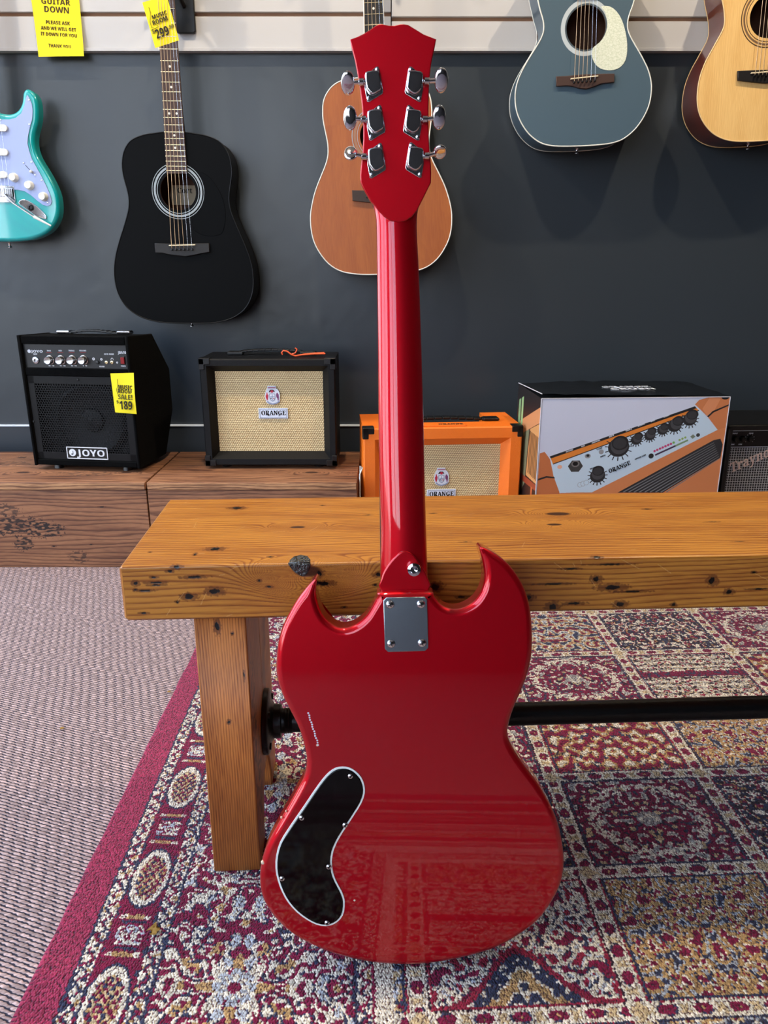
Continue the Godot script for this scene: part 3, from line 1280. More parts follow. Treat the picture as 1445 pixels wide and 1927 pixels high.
	for k in 2:
		var xf := Transform3D(Basis(Vector3.BACK, -PI / 2 if k == 0 else PI / 2), Vector3(0.1365 if k == 0 else BENCH_L - 0.1365, py, pz))
		mb = MB.new()
		mb.lathe([Vector2(0.046, 0.0), Vector2(0.046, 0.006), Vector2(0.044, 0.008), Vector2(0.030, 0.010), Vector2(0.024, 0.014), Vector2(0.0235, 0.024), Vector2(0.0175, 0.025), Vector2(0.0175, 0.028), Vector2(0.0182, 0.030), Vector2(0.0172, 0.032), Vector2(0.0182, 0.034), Vector2(0.0172, 0.036), Vector2(0.0182, 0.038), Vector2(0.0165, 0.040)], 28, xf)
		var fl := put("flange", mb, M.black_iron, b)
		for s in 4:
			var a := PI / 4 + s * PI / 2
			mb = MB.new()
			mb.lathe([Vector2(0.0052, 0.0), Vector2(0.0045, 0.0026), Vector2(0, 0.0034)], 10, xf * T(Vector3(cos(a) * 0.035, 0.0085, sin(a) * 0.035)))
			put("screw", mb, M.black_iron, fl)

# ---------------------------------------------------------------- the red guitar
const LEAN := 0.2007
var red_t := Transform3D(Basis(Vector3.RIGHT, -LEAN), Vector3(0, 0, -0.6690))

func build_red_guitar() -> void:
	var g := thing("electric_guitar", "glossy cherry red double-cutaway electric guitar seen from behind, leaning on the timber bench", "guitar", red_t)
	var body := [717, 1114, 711, 1121, 701, 1138, 690, 1156, 674, 1171, 658, 1179, 643, 1181, 627, 1175, 611, 1161, 601, 1141, 595, 1116, 596, 1098, 597, 1091, 593, 1089, 588, 1093, 576, 1106, 559, 1128, 544, 1153, 531, 1181, 523, 1211, 520, 1240, 520, 1262, 524, 1285, 533, 1310, 546, 1336, 559, 1362, 568, 1385, 574, 1409, 577, 1430, 573, 1457, 560, 1484, 540, 1520, 518, 1559, 502, 1590, 492, 1621, 489, 1652, 493, 1683, 509, 1714, 535, 1743, 571, 1768, 615, 1788, 659, 1801, 708, 1810, 752, 1813, 797, 1812, 845, 1805, 894, 1794, 938, 1779, 978, 1756, 1014, 1728, 1040, 1692, 1056, 1657, 1061, 1621, 1058, 1586, 1049, 1546, 1034, 1511, 1013, 1475, 989, 1443, 971, 1417, 959, 1395, 955, 1376, 959, 1353, 970, 1323, 985, 1289, 996, 1254, 1001, 1220, 1001, 1182, 997, 1143, 987, 1108, 970, 1078, 949, 1054, 925, 1037, 908, 1029, 902, 1029, 902, 1036, 907, 1054, 911, 1078, 909, 1099, 902, 1117, 889, 1133, 868, 1144, 848, 1145, 830, 1137, 817, 1122, 806, 1113]
	var p := ccw(loc_list(red_t, body, 0, 0, 1, -0.006))
	p = smooth(p, 3)
	var mb := MB.new()
	mb.slab(p, -0.038, 0.0, 0.0075, 6)
	put("body", mb, M.red, g)
	# neck: a long half round, recessed from the back of the body
	var y_heel := loc(red_t, 760, 1113, -0.02).y
	var y_vol := loc(red_t, 748, 420, -0.012).y
	var rows := []
	var prof := [[1125, 716, 806], [1075, 715.5, 804.5], [1000, 716.5, 802], [900, 714, 799], [780, 712, 796.5], [640, 711, 792.5], [520, 709.5, 788.5], [440, 708.5, 784.5], [405, 706.5, 785], [380, 700, 790.5], [362, 694, 797]]
	var n := 26
	for k in prof.size():
		var zc: float = -0.030 + 0.006 * (1125.0 - prof[k][0]) / 745.0
		var a := loc(red_t, prof[k][1], prof[k][0], zc)
		var b2 := loc(red_t, prof[k][2], prof[k][0], zc)
		var cx := (a.x + b2.x) / 2
		var hw := (b2.x - a.x) / 2
		var deep: float = [0.012, 0.0135, 0.0135, 0.0130, 0.0125, 0.0122, 0.0120, 0.0118, 0.0110, 0.0085, 0.0055][k]
		var row := PackedVector3Array()
		for s in n + 1:
			var an := PI * s / n
			row.append(Vector3(cx - hw * cos(an), a.y, zc + deep * pow(maxf(0.0, sin(an)), 0.86)))
		row.append(Vector3(cx + hw, a.y, zc - 0.010))
		row.append(Vector3(cx - hw, a.y, zc - 0.010))
		rows.append(row)
	# refine along the neck
	var fine := []
	for k in rows.size() - 1:
		var steps := 4
		for s in steps:
			var r := PackedVector3Array()
			for j in rows[k].size():
				r.append(rows[k][j].cubic_interpolate(rows[k + 1][j], rows[maxi(k - 1, 0)][j], rows[mini(k + 2, rows.size() - 1)][j], float(s) / steps))
			fine.append(r)
	fine.append(rows[rows.size() - 1])
	mb = MB.new()
	var open := []
	for r in fine:
		open.append(r.slice(0, n + 1))
	mb.grid(open)
	var sides := []
	for r in fine:
		sides.append(PackedVector3Array([r[n], r[n + 1], r[n + 2], r[0]]))
	for q in 3:
		var strip := []
		for r in sides:
			strip.append(PackedVector3Array([r[q], r[q + 1]]))
		mb.grid(strip)
	put("neck", mb, M.red, g)
	# fretboard, nut and strings on the far side
	mb = MB.new()
	var fb := loc_list(red_t, [716.5, 1112, 804, 1112, 783.5, 415, 709.5, 415], 0, 0, 1, -0.036)
	fb[0].y -= 0.06
	fb[1].y -= 0.06
	mb.slab(ccw(fb), -0.0455, -0.0395, 0.001, 2)
	put("fretboard", mb, M.rosewood, g)
	for s in 6:
		mb = MB.new()
		var x := 0.024 + (s - 2.5) * 0.0100
		mb.tube([Vector3(x, 0.17, -0.050), Vector3(0.0128 + (s - 2.5) * 0.0068, y_vol - 0.01, -0.047)], 0.0004 + 0.00008 * s, 5)
		put("string", mb, M.steel, g)
	mb = MB.new()
	mb.box(Vector3(0.02, 0.17, -0.045), Vector3(0.085, 0.02, 0.014), 0.003)
	put("bridge", mb, M.chrome, g)
	# heel: flat shaped block under the neck joint
	var heel := ccw(loc_list(red_t, [718, 1114, 718, 1088, 724, 1073, 734, 1058, 745, 1046, 754, 1039, 764, 1037, 774, 1041, 785, 1053, 796, 1070, 804, 1086, 805, 1114], 0, 0, 1, -0.014))
	mb = MB.new()
	var hx := T(Vector3(0, heel[0].y, -0.0165), Vector3(0.02, 0, 0))
	var hl := PackedVector2Array()
	for q in heel:
		hl.append(Vector2(q.x, q.y - heel[0].y))
	mb.slab(smooth(hl, 2), -0.016, 0.0022, 0.0016, 4, hx)
	put("heel", mb, M.red, g)
	mb = MB.new()
	var bp := loc(red_t, 778.5, 1069.5, -0.013)
	mb.lathe([Vector2(0.0065, -0.002), Vector2(0.0045, 0.003), Vector2(0.005, 0.0065), Vector2(0.0074, 0.0085), Vector2(0.0070, 0.0105), Vector2(0.0042, 0.0112), Vector2(0.0036, 0.0102), Vector2(0, 0.0098)], 24, T(Vector3(bp.x, bp.y, -0.0145), Vector3(PI / 2, 0, 0)))
	put("strap_button", mb, M.chrome, g)
	# neck plate with four cross-head screws
	var np := loc_list(red_t, [721, 1130, 727, 1124, 799, 1123, 804, 1128, 806, 1219, 800, 1225, 730, 1227, 724, 1221], 0, 0, 1, 0.001)
	mb = MB.new()
	mb.slab(ccw(np), 0.0, 0.0019, 0.0009, 3)
	var plate := put("neck_plate", mb, M.brushed, g)
	for q in [[734, 1137.5], [792, 1137], [736, 1211.5], [794, 1210]]:
		screw(plate, loc(red_t, q[0], q[1], 0.002), 0.0019, 0.0046, true)
	# control cavity cover: black over a thin white ply
	var cv := [415, 98, 445, 102, 472, 117, 497, 145, 510, 180, 511, 212, 497, 253, 470, 298, 440, 344, 408, 393, 384, 440, 373, 480, 372, 520, 380, 562, 398, 600, 416, 635, 426, 670, 423, 715, 408, 746, 380, 768, 345, 777, 305, 770, 265, 750, 222, 718, 185, 677, 158, 630, 140, 580, 131, 530, 134, 475, 150, 420, 180, 370, 215, 318, 255, 260, 295, 200, 330, 152, 358, 122, 385, 104]
	var cp := smooth(ccw(loc_list(red_t, cv, 460, 1400, 0.4429, 0.002)), 2)
	mb = MB.new()
	mb.slab(cp, 0.0, 0.0012, 0.0003, 1)
	var cover := put("cavity_cover", mb, mat(Color(0.92, 0.93, 0.90), 0.4), g)
	cover.set_meta("label", "black kidney-shaped control cover with a white edge")
	var inner := PackedVector2Array()
	for q in Geometry2D.offset_polygon(cp, -0.0022)[0]:
		inner.append(q)
	mb = MB.new()
	mb.slab(ccw(inner), 0.0008, 0.0022, 0.0010, 3)
	var gloss := mat(Color(0.004, 0.004, 0.005), 0.06, 0.0, 0.36)
	put("black_ply", mb, gloss, cover)
	for q in [[450, 137], [243, 314], [427, 345], [358, 522], [160, 572], [351, 760]]:
		screw(cover, loc(red_t, 460 + 0.4429 * q[0], 1400 + 0.4429 * q[1], 0.002), 0.0022, 0.0030, false)
	# a row of tiny white dots, then worn spots on the rim
	mb = MB.new()
	for i in 15:
		var f := i / 14.0
		surface_spot(mb, loc(red_t, lerpf(580, 599, f) + sin(i * 1.7) * 0.7, lerpf(1342, 1402, f), 0.0), 0.0011, 0.0004)
	put("white_dots", mb, M.white_ink, g).set_meta("kind", "stuff")
	mb = MB.new()
	for q in [[494, 1625, 3.2, 0.0], [500, 1690, 1.5, 0.0], [667, 1694, 1.8, 0.0], [597, 1402, 2.0, 0.0], [904, 1787, 1.8, 0.0], [970, 1752, 1.2, 0.0], [1041, 1521, 1.4, 0.0], [830, 1801, 2.0, 0.0], [802, 1803, 3.0, 0.0], [792, 1806, 2.6, 0.0], [754, 1797, 1.4, 0.0], [742, 1803, 1.4, 0.0], [720, 1809, 1.6, 0.0], [538, 1528, 1.3, 0.0], [529, 1540, 1.6, 0.0]]:
		surface_spot(mb, loc(red_t, q[0], q[1], -0.0005), q[2] * 0.00070, 0.0003, 0.0 if q[1] == 1694 or q[1] == 1402 else -0.0016)
	put("worn_spots", mb, M.wear, g).set_meta("kind", "stuff")
	# headstock, tipped back towards the eye
	var tilt := 0.20
	var ht := red_t * T(Vector3(0, y_vol, -0.0125), Vector3(tilt, 0, 0))
	var hs := [658.5, 74, 672, 69, 684, 63, 694, 57, 706, 48.5, 713, 45.5, 719, 45, 731, 47.5, 742, 48, 753, 45.3, 760, 45, 768, 46.2, 780, 53.5, 797, 64, 821, 73.5, 817.5, 92, 813, 112, 810, 132, 807.5, 160, 806.5, 200, 806.5, 245, 808, 275, 810.5, 305, 811.5, 325, 811, 344, 806, 354, 800, 366, 793, 380, 785, 396, 775, 408, 763, 416, 749, 419, 735, 416, 722, 408, 711, 396, 704, 386, 697.5, 380, 687, 362, 681, 351, 678, 343, 677.5, 330, 679, 312, 682, 290, 683.5, 260, 683.5, 235, 680.5, 195, 675, 153, 668, 115, 661, 88]
	var hp := ccw(loc_list(ht, hs))
	mb = MB.new()
	mb.slab(hp, -0.0155, 0.0, 0.0012, 3, T(Vector3(0, y_vol, -0.0125), Vector3(tilt, 0, 0)))
	put("headstock", mb, M.red, g)
	var rowy := [157.7, 230, 301]
	for side in 2:
		for r in 3:
			var t := sub("tuning_machine", g, T(Vector3(0, y_vol, -0.0125), Vector3(tilt, 0, 0)))
			machine(t, ht, side, r)

func surface_spot(mb: MB, p: Vector2, r: float, h: float, z := 0.0) -> void:
	var k := 0.0006 if z < 0.0 else 0.0
	mb.lathe([Vector2(r * 1.1, -0.002), Vector2(r, -k), Vector2(r * 0.75, h * 0.5 + k * 0.6), Vector2(0, h + k)], 7, T(Vector3(p.x, p.y, z), Vector3(PI / 2, 0.0, 0)))

func screw(parent: Node3D, p: Vector2, z: float, r: float, cross: bool) -> void:
	var mb := MB.new()
	mb.lathe([Vector2(r, 0), Vector2(r * 0.96, r * 0.18), Vector2(r * 0.7, r * 0.42), Vector2(0, r * 0.52)], 18, T(Vector3(p.x, p.y, z), Vector3(PI / 2, 0, 0)))
	var o := put("screw", mb, M.chrome, parent)
	if parent.get_parent() == self or cross:
		mb = MB.new()
		for a in [0.5, 0.5 + PI / 2]:
			mb.box(Vector3.ZERO, Vector3(r * 1.1, r * 0.22, r * 0.10), 0.0, T(Vector3(p.x, p.y, z + r * 0.50), Vector3(0, 0, a)))
		put("screw_slot", mb, M.black_plastic, parent)
	else:
		mb = MB.new()
		mb.lathe([Vector2(r * 0.45, 0), Vector2(0, r * 0.04)], 10, T(Vector3(p.x, p.y, z + r * 0.50), Vector3(PI / 2, 0, 0)))
		put("screw_slot", mb, M.black_plastic, parent)
	if o == null:
		return

func machine(t: Node3D, ht: Transform3D, side: int, r: int) -> void:
	# traced in the crop (640, 30), 0.2128 pixels a step; outlines of one machine for each side, moved to its row
	var cen: Array = [[290, 600], [310, 940], [315, 1275]][r] if side == 0 else [[660, 600], [645, 940], [665, 1270]][r]
	var plate := [-70, -70, -50, -95, -10, -118, 32, -152, 48, -150, 58, -130, 90, 70, 84, 92, -36, 164, -54, 160, -74, 40]
	var hous := [-70, -62, -48, -98, 42, -106, 62, -72, 76, 50, 44, 84, -6, 104, -58, 52]
	var but: Array = [[[70, 605, 57, 90], [90, 910, 64, 90], [95, 1220, 62, 62]], [[892, 580, 65, 112], [872, 905, 66, 108], [880, 1210, 66, 42]]][side][r]
	var sg := 1.0 if side == 0 else -1.0
	var mb := MB.new()
	mb.slab(ccw(loc_list(ht, shape(plate, cen, sg), 640, 30, 0.2128)), 0.0, 0.0014, 0.0006, 2)
	put("base_plate", mb, M.chrome, t)
	mb = MB.new()
	mb.slab(smooth(ccw(loc_list(ht, shape(hous, cen, sg), 640, 30, 0.2128)), 2), 0.001, 0.0078, 0.0016, 4)
	put("housing", mb, M.chrome, t)
	for e in [[36, -122], [-40, 132]]:
		var q := loc(ht, 640 + 0.2128 * (cen[0] + sg * e[0]), 30 + 0.2128 * (cen[1] + e[1]))
		mb = MB.new()
		mb.lathe([Vector2(0.0021, 0), Vector2(0.0017, 0.0009), Vector2(0, 0.0011)], 12, T(Vector3(q.x, q.y, 0.0014), Vector3(PI / 2, 0, 0)))
		put("screw", mb, M.steel, t)
	var a := loc(ht, 640 + 0.2128 * (cen[0] - sg * 50), 30 + 0.2128 * (cen[1] - 12))
	var b := loc(ht, 640 + 0.2128 * but[0], 30 + 0.2128 * but[1])
	var va := Vector3(a.x, a.y, 0.0045)
	var vb := Vector3(b.x, b.y, 0.0045)
	mb = MB.new()
	mb.tube([va, va.lerp(vb, 0.45), vb], 0.0021, 10)
	mb.lathe([Vector2(0.0015, -0.003), Vector2(0.0036, -0.002), Vector2(0.0036, 0.002), Vector2(0.0015, 0.003)], 14, Transform3D(Basis(Vector3.BACK, PI / 2), va.lerp(vb, 0.30)))
	put("shaft", mb, M.chrome, t)
	# oval button, turned about the shaft
	var k := 0.2128 * 0.00052
	var roll: float = [[0.5, 0.15, -0.9], [0.35, 0.25, 1.15]][side][r]
	mb = MB.new()
	var rows := []
	for i in 11:
		var ph := -PI / 2 + PI * i / 10.0
		var row := PackedVector3Array()
		for j in 20:
			var an := TAU * j / 20.0
			var cr := pow(maxf(0.0, cos(ph)), 0.6)
			row.append(Vector3(0.0068 * cr * cos(an), 0.0112 * cr * sin(an), 0.0030 * sin(ph)))
		rows.append(row)
	mb.grid(rows, uvs_for(11, 20), false, true)
	var o := put("button", mb, M.chrome, t)
	o.transform = Transform3D(Basis(Vector3.RIGHT, roll), vb)
	if k < 0.0:
		return

func uvs_for(nr: int, ncol: int) -> Array:
	var out := []
	for i in nr:
		var r := []
		for j in ncol:
			r.append(Vector2(float(j) / ncol, float(i) / nr))
		out.append(r)
	return out

func shape(pts: Array, cen: Array, sg: float) -> Array:
	var out := []
	for i in range(0, pts.size(), 2):
		out.append(cen[0] + sg * pts[i])
		out.append(cen[1] + pts[i + 1])
	return out

# ---------------------------------------------------------------- wooden crates
const CRATE_Z := -1.9235
const CRATE_TOP := 0.2265

func build_crates() -> void:
	var front := wood_mat(wood(1024, 256, 0.80, 0.22, Color(0.62, 0.425, 0.29), Color(0.31, 0.175, 0.108), 85.0, 80, [[0.17, 0.05, 0.008]], [[0.43, 0.098, 0.004, 0.003], [0.545, 0.112, 0.006, 0.003], [0.62, 0.155, 0.004, 0.002], [0.36, 0.03, 0.012, 0.002], [0.66, 0.05, 0.008, 0.002], [0.52, 0.16, 0.005, 0.002]], [], [[0.42, 0.10, 0.10, 0.030, 0.8], [0.50, 0.115, 0.06, 0.026, 0.85], [0.44, 0.15, 0.03, 0.025, 0.8], [0.40, 0.06, 0.05, 0.02, 0.5], [0.35, 0.12, 0.06, 0.02, 0.7], [0.58, 0.19, 0.03, 0.02, 0.5], [0.1, 0.1, 0.08, 0.03, 0.6]]), 0.6, 0.06)
	var top := wood_mat(wood(1024, 256, 0.80, 0.36, Color(0.62, 0.425, 0.29), Color(0.31, 0.175, 0.108), 55.0, 90, [[0.42, 0.10, 0.020], [0.34, 0.27, 0.014], [0.70, 0.10, 0.016], [0.20, 0.20, 0.012]], [], [], [[0.3, 0.2, 0.12, 0.03, 0.35], [0.6, 0.09, 0.10, 0.03, 0.35]]), 0.6, 0.06)
	var edge := wood_mat(wood(512, 32, 0.80, 0.03, Color(0.74, 0.55, 0.38), Color(0.30, 0.17, 0.10), 120.0, 95), 0.7, 0.05)
	var specs := [[-1.40, -0.6195, "low brown wooden crate with dark stains, under the black wedge amplifier"], [-0.6165, -0.0700, "low brown wooden crate under the small black amplifier with cream grille cloth"]]
	for s in specs:
		var x0: float = s[0]
		var w: float = s[1] - x0
		var o := thing("wooden_crate", s[2], "crate", T(Vector3(x0, FLOOR_Y, CRATE_Z)), "crates in front of the charcoal wall")
		var h := CRATE_TOP - FLOOR_Y
		var mb := MB.new()
		mb.box(Vector3(w / 2, (h - 0.0215) / 2, -0.011), Vector3(w, h - 0.0215, 0.020), 0.0015)
		for i in mb.v.size():
			mb.uv[i] = Vector2(mb.v[i].x / 0.80, 1.0 - mb.v[i].y / 0.22)
		put("front_board", mb, front, o)
		for k in 2:
			mb = MB.new()
			mb.box(Vector3(0.010 if k == 0 else w - 0.010, (h - 0.0215) / 2, -0.185), Vector3(0.020, h - 0.0215, 0.326), 0.0015)
			for i in mb.v.size():
				mb.uv[i] = Vector2(0.5 - mb.v[i].z / 0.80, 1.0 - mb.v[i].y / 0.22)
			put("end_board", mb, front, o)
		for k in 2:
			var z0 := -0.0 if k == 0 else -0.176
			var d := 0.174 if k == 0 else 0.170
			mb = MB.new()
			mb.box(Vector3(w / 2, h - 0.0105, z0 - d / 2), Vector3(w, 0.0205, d), 0.0025)
			var top_part := MB.new()
			for i in mb.v.size():
				mb.uv[i] = Vector2(mb.v[i].x / 0.80, -mb.v[i].z / 0.36)
			put("top_plank", mb, top, o)
			if k == 0:      # worn front edge of the lid
				top_part.box(Vector3(w / 2, h - 0.0115, 0.0012), Vector3(w - 0.004, 0.017, 0.003), 0.001)
				for i in top_part.v.size():
					top_part.uv[i] = Vector2(top_part.v[i].x / 0.80, top_part.v[i].y / 0.03)
				put("worn_edge", top_part, edge, o)

# ---------------------------------------------------------------- amplifiers
func build_amps() -> void:
	M.knob_silver = mat(Color(0.80, 0.80, 0.80), 0.25, 1.0)
	build_tilted_amp()
	var black_tolex := mat(Color(0.020, 0.024, 0.031), 0.5, 0.0, 0.35)
	bump_noise(black_tolex, 14.0, 0.08, 0.06, 33)
	var orange_tolex := mat(Color(0.95, 0.46, 0.07), 0.5)
	bump_noise(orange_tolex, 14.0, 0.08, 0.06, 34)
	M.grille = weave_material()
	# black one with cream cloth on the crate
	var a := thing("combo_amplifier", "small black combo amplifier with cream woven grille and crest, on the wooden crate", "amplifier", T(Vector3(-0.490, CRATE_TOP, -2.062)), "combo amplifiers")
	cab(a, 0.3600, 0.300, 0.175, 0.018, 0.017, 0.022, black_tolex, 0.010)
	badges(a, Vector2(0.188, 0.200), Vector2(0.188, 0.151), -0.0205, 0.000)
	handle(a, Vector3(0.18, 0.300, -0.10), 0.20)
	# orange one on the floor
	var b := thing("combo_amplifier", "orange combo amplifier with cream woven grille standing behind the bench, its lower part hidden", "amplifier", T(Vector3(-0.054, FLOOR_Y, -1.985), Vector3(0, 0.08, 0)), "combo amplifiers")
	cab(b, 0.424, 0.366, 0.205, 0.030, 0.022, 0.022, orange_tolex, 0.010, true)
	badges(b, Vector2(0.213, 0.225), Vector2(0.213, 0.176), -0.0205, 0.0)
	orange_top(b, orange_tolex)
	build_grid_amp()

func cab(o: Node3D, w: float, h: float, d: float, rim: float, slope: float, deep: float, tolex: Material, foot: float, recess := false) -> void:
	var mb := MB.new()
	var y0 := foot
	var r := 0.003
	var rear := -d
	# outside walls, then the flat front rim, then the slope in to the cloth
	var O := [Vector3(0, y0, 0), Vector3(w, y0, 0), Vector3(w, h, 0), Vector3(0, h, 0)]
	var F0 := [Vector3(r, y0 + r, r), Vector3(w - r, y0 + r, r), Vector3(w - r, h - r, r), Vector3(r, h - r, r)]
	var I := [Vector3(rim, y0 + rim, r), Vector3(w - rim, y0 + rim, r), Vector3(w - rim, h - rim, r), Vector3(rim, h - rim, r)]
	var s := rim + slope
	var G := [Vector3(s, y0 + s, -deep), Vector3(w - s, y0 + s, -deep), Vector3(w - s, h - s, -deep), Vector3(s, h - s, -deep)]
	var cut := 0.055 if recess else 0.0
	for i in 4:
		var j := (i + 1) % 4
		var po: Vector3 = O[i]
		var pj: Vector3 = O[j]
		mface(mb, F0[i], F0[j], I[j], I[i])
		mface(mb, I[i], I[j], G[j], G[i])
		mface(mb, po, pj, F0[j], F0[i])
		if i == 2 and recess:
			continue
		mface(mb, pj, po, Vector3(po.x, po.y, rear), Vector3(pj.x, pj.y, rear))
	mface(mb, Vector3(w, y0, rear), Vector3(0, y0, rear), Vector3(0, h - cut, rear), Vector3(w, h - cut, rear))
	if recess:
		# top with a sunken panel between two cheeks
		var c0 := 0.085
		var c1 := w - 0.075
		var zr := -0.070
		var dn := h - 0.030
		mface(mb, Vector3(0, h, 0), Vector3(w, h, 0), Vector3(w, h, zr), Vector3(0, h, zr))
		for q in [[0.0, c0], [c1, w]]:
			mface(mb, Vector3(q[0], h, zr), Vector3(q[1], h, zr), Vector3(q[1], h, rear), Vector3(q[0], h, rear))
			mface(mb, Vector3(q[1], h - cut, rear), Vector3(q[0], h - cut, rear), Vector3(q[0], h, rear), Vector3(q[1], h, rear))
		mface(mb, Vector3(c0, dn, zr), Vector3(c1, dn, zr), Vector3(c1, h, zr), Vector3(c0, h, zr), true)
		mface(mb, Vector3(c0, dn, rear), Vector3(c0, dn, zr), Vector3(c0, h, zr), Vector3(c0, h, rear))
		mface(mb, Vector3(c1, dn, zr), Vector3(c1, dn, rear), Vector3(c1, h, rear), Vector3(c1, h, zr))
	put("cabinet", mb, tolex, o)
	mb = MB.new()
	mface(mb, G[0], G[1], G[2], G[3])
	put("grille_cloth", mb, M.grille, o)
	for q in [[0, 0], [1, 0], [0, 1], [1, 1]]:
		mb = MB.new()
		var cw := 0.030
		var cx := -0.0016 if q[0] == 0 else w - cw + 0.0016
		var cy := y0 - 0.0016 if q[1] == 0 else h - cw + 0.0016
		# three flared cheeks of a moulded corner
		var px := cx + cw / 2
		var py := cy + cw / 2
		mb.box(Vector3(px, h + 0.0006 if q[1] else y0 - 0.0006, -cw * 0.42), Vector3(cw, 0.0036, cw), 0.0016)
		mb.box(Vector3(-0.0006 if q[0] == 0 else w + 0.0006, py, -cw * 0.42), Vector3(0.0036, cw, cw), 0.0016)
		mb.box(Vector3(px + (-0.0 if q[0] == 0 else 0.0), py, 0.0032), Vector3(cw, cw * 0.55, 0.0036), 0.0016, T(Vector3(0, cw * 0.22 * (1 if q[1] else -1), 0)))
		mb.box(Vector3(px, py, 0.0032), Vector3(cw * 0.5, cw, 0.0036), 0.0016, T(Vector3(cw * 0.25 * (-1 if q[0] == 0 else 1), 0, 0)))
		put("corner_cap", mb, M.black_plastic, o)
	for fx in [0.05, w - 0.05]:
		for fz in [-0.035, -d + 0.035]:
			mb = MB.new()
			mb.lathe([Vector2(0.014, 0), Vector2(0.016, foot + 0.001)], 14, T(Vector3(fx, 0, fz)))
			put("foot", mb, M.black_plastic, o)

func mface(mb: MB, a: Vector3, b: Vector3, c: Vector3, d: Vector3, flip := false) -> void:
	# quad with uv in metres along its own edges
	var u := (b - a).length()
	var v := (d - a).length()
	if flip:
		mb.face(b, a, d, c, Vector2(u, v), Vector2(0, v), Vector2(0, 0), Vector2(u, 0))
	else:
		mb.face(a, b, c, d, Vector2(0, v), Vector2(u, v), Vector2(u, 0), Vector2(0, 0))

func weave_material() -> StandardMaterial3D:
	var n := 96
	var px := PackedByteArray()
	px.resize(n * n * 3)
	var hh := PackedByteArray()
	hh.resize(n * n)
	var rng := RandomNumberGenerator.new()
	rng.seed = 5
	for y in n:
		for x in n:
			# six twill cells a side, slanted lozenges
			var fx := float(x) / n * 6.0
			var fy := float(y) / n * 6.0
			var r := int(floor(fy))
			var gx := fposmod(fx + 0.5 * (r % 2) + 0.32 * (fy - r), 1.0) - 0.5
			var gy := fy - r - 0.5
			var k := clampf(1.25 - sqrt(pow(gx * 2.0, 2.0) + pow(gy * 2.1, 2.0)), 0.0, 1.0)
			var t := smoothstep(0.05, 0.55, k)
			var j := rng.randf_range(0.95, 1.05)
			var q := y * n + x
			px[q * 3] = clampi(int(lerpf(132, 238, t) * j), 0, 255)
			px[q * 3 + 1] = clampi(int(lerpf(104, 214, t) * j), 0, 255)
			px[q * 3 + 2] = clampi(int(lerpf(66, 162, t) * j), 0, 255)
			hh[q] = int(k * 255)
	var m := mat(Color.WHITE, 0.75)
	m.albedo_texture = image_texture(n, n, px)
	m.heightmap_enabled = true
	m.heightmap_texture = image_texture(n, n, hh, Image.FORMAT_L8)
	m.heightmap_scale = 0.08
	m.uv1_scale = Vector3(1 / 0.036, 1 / 0.030, 1)
	return m

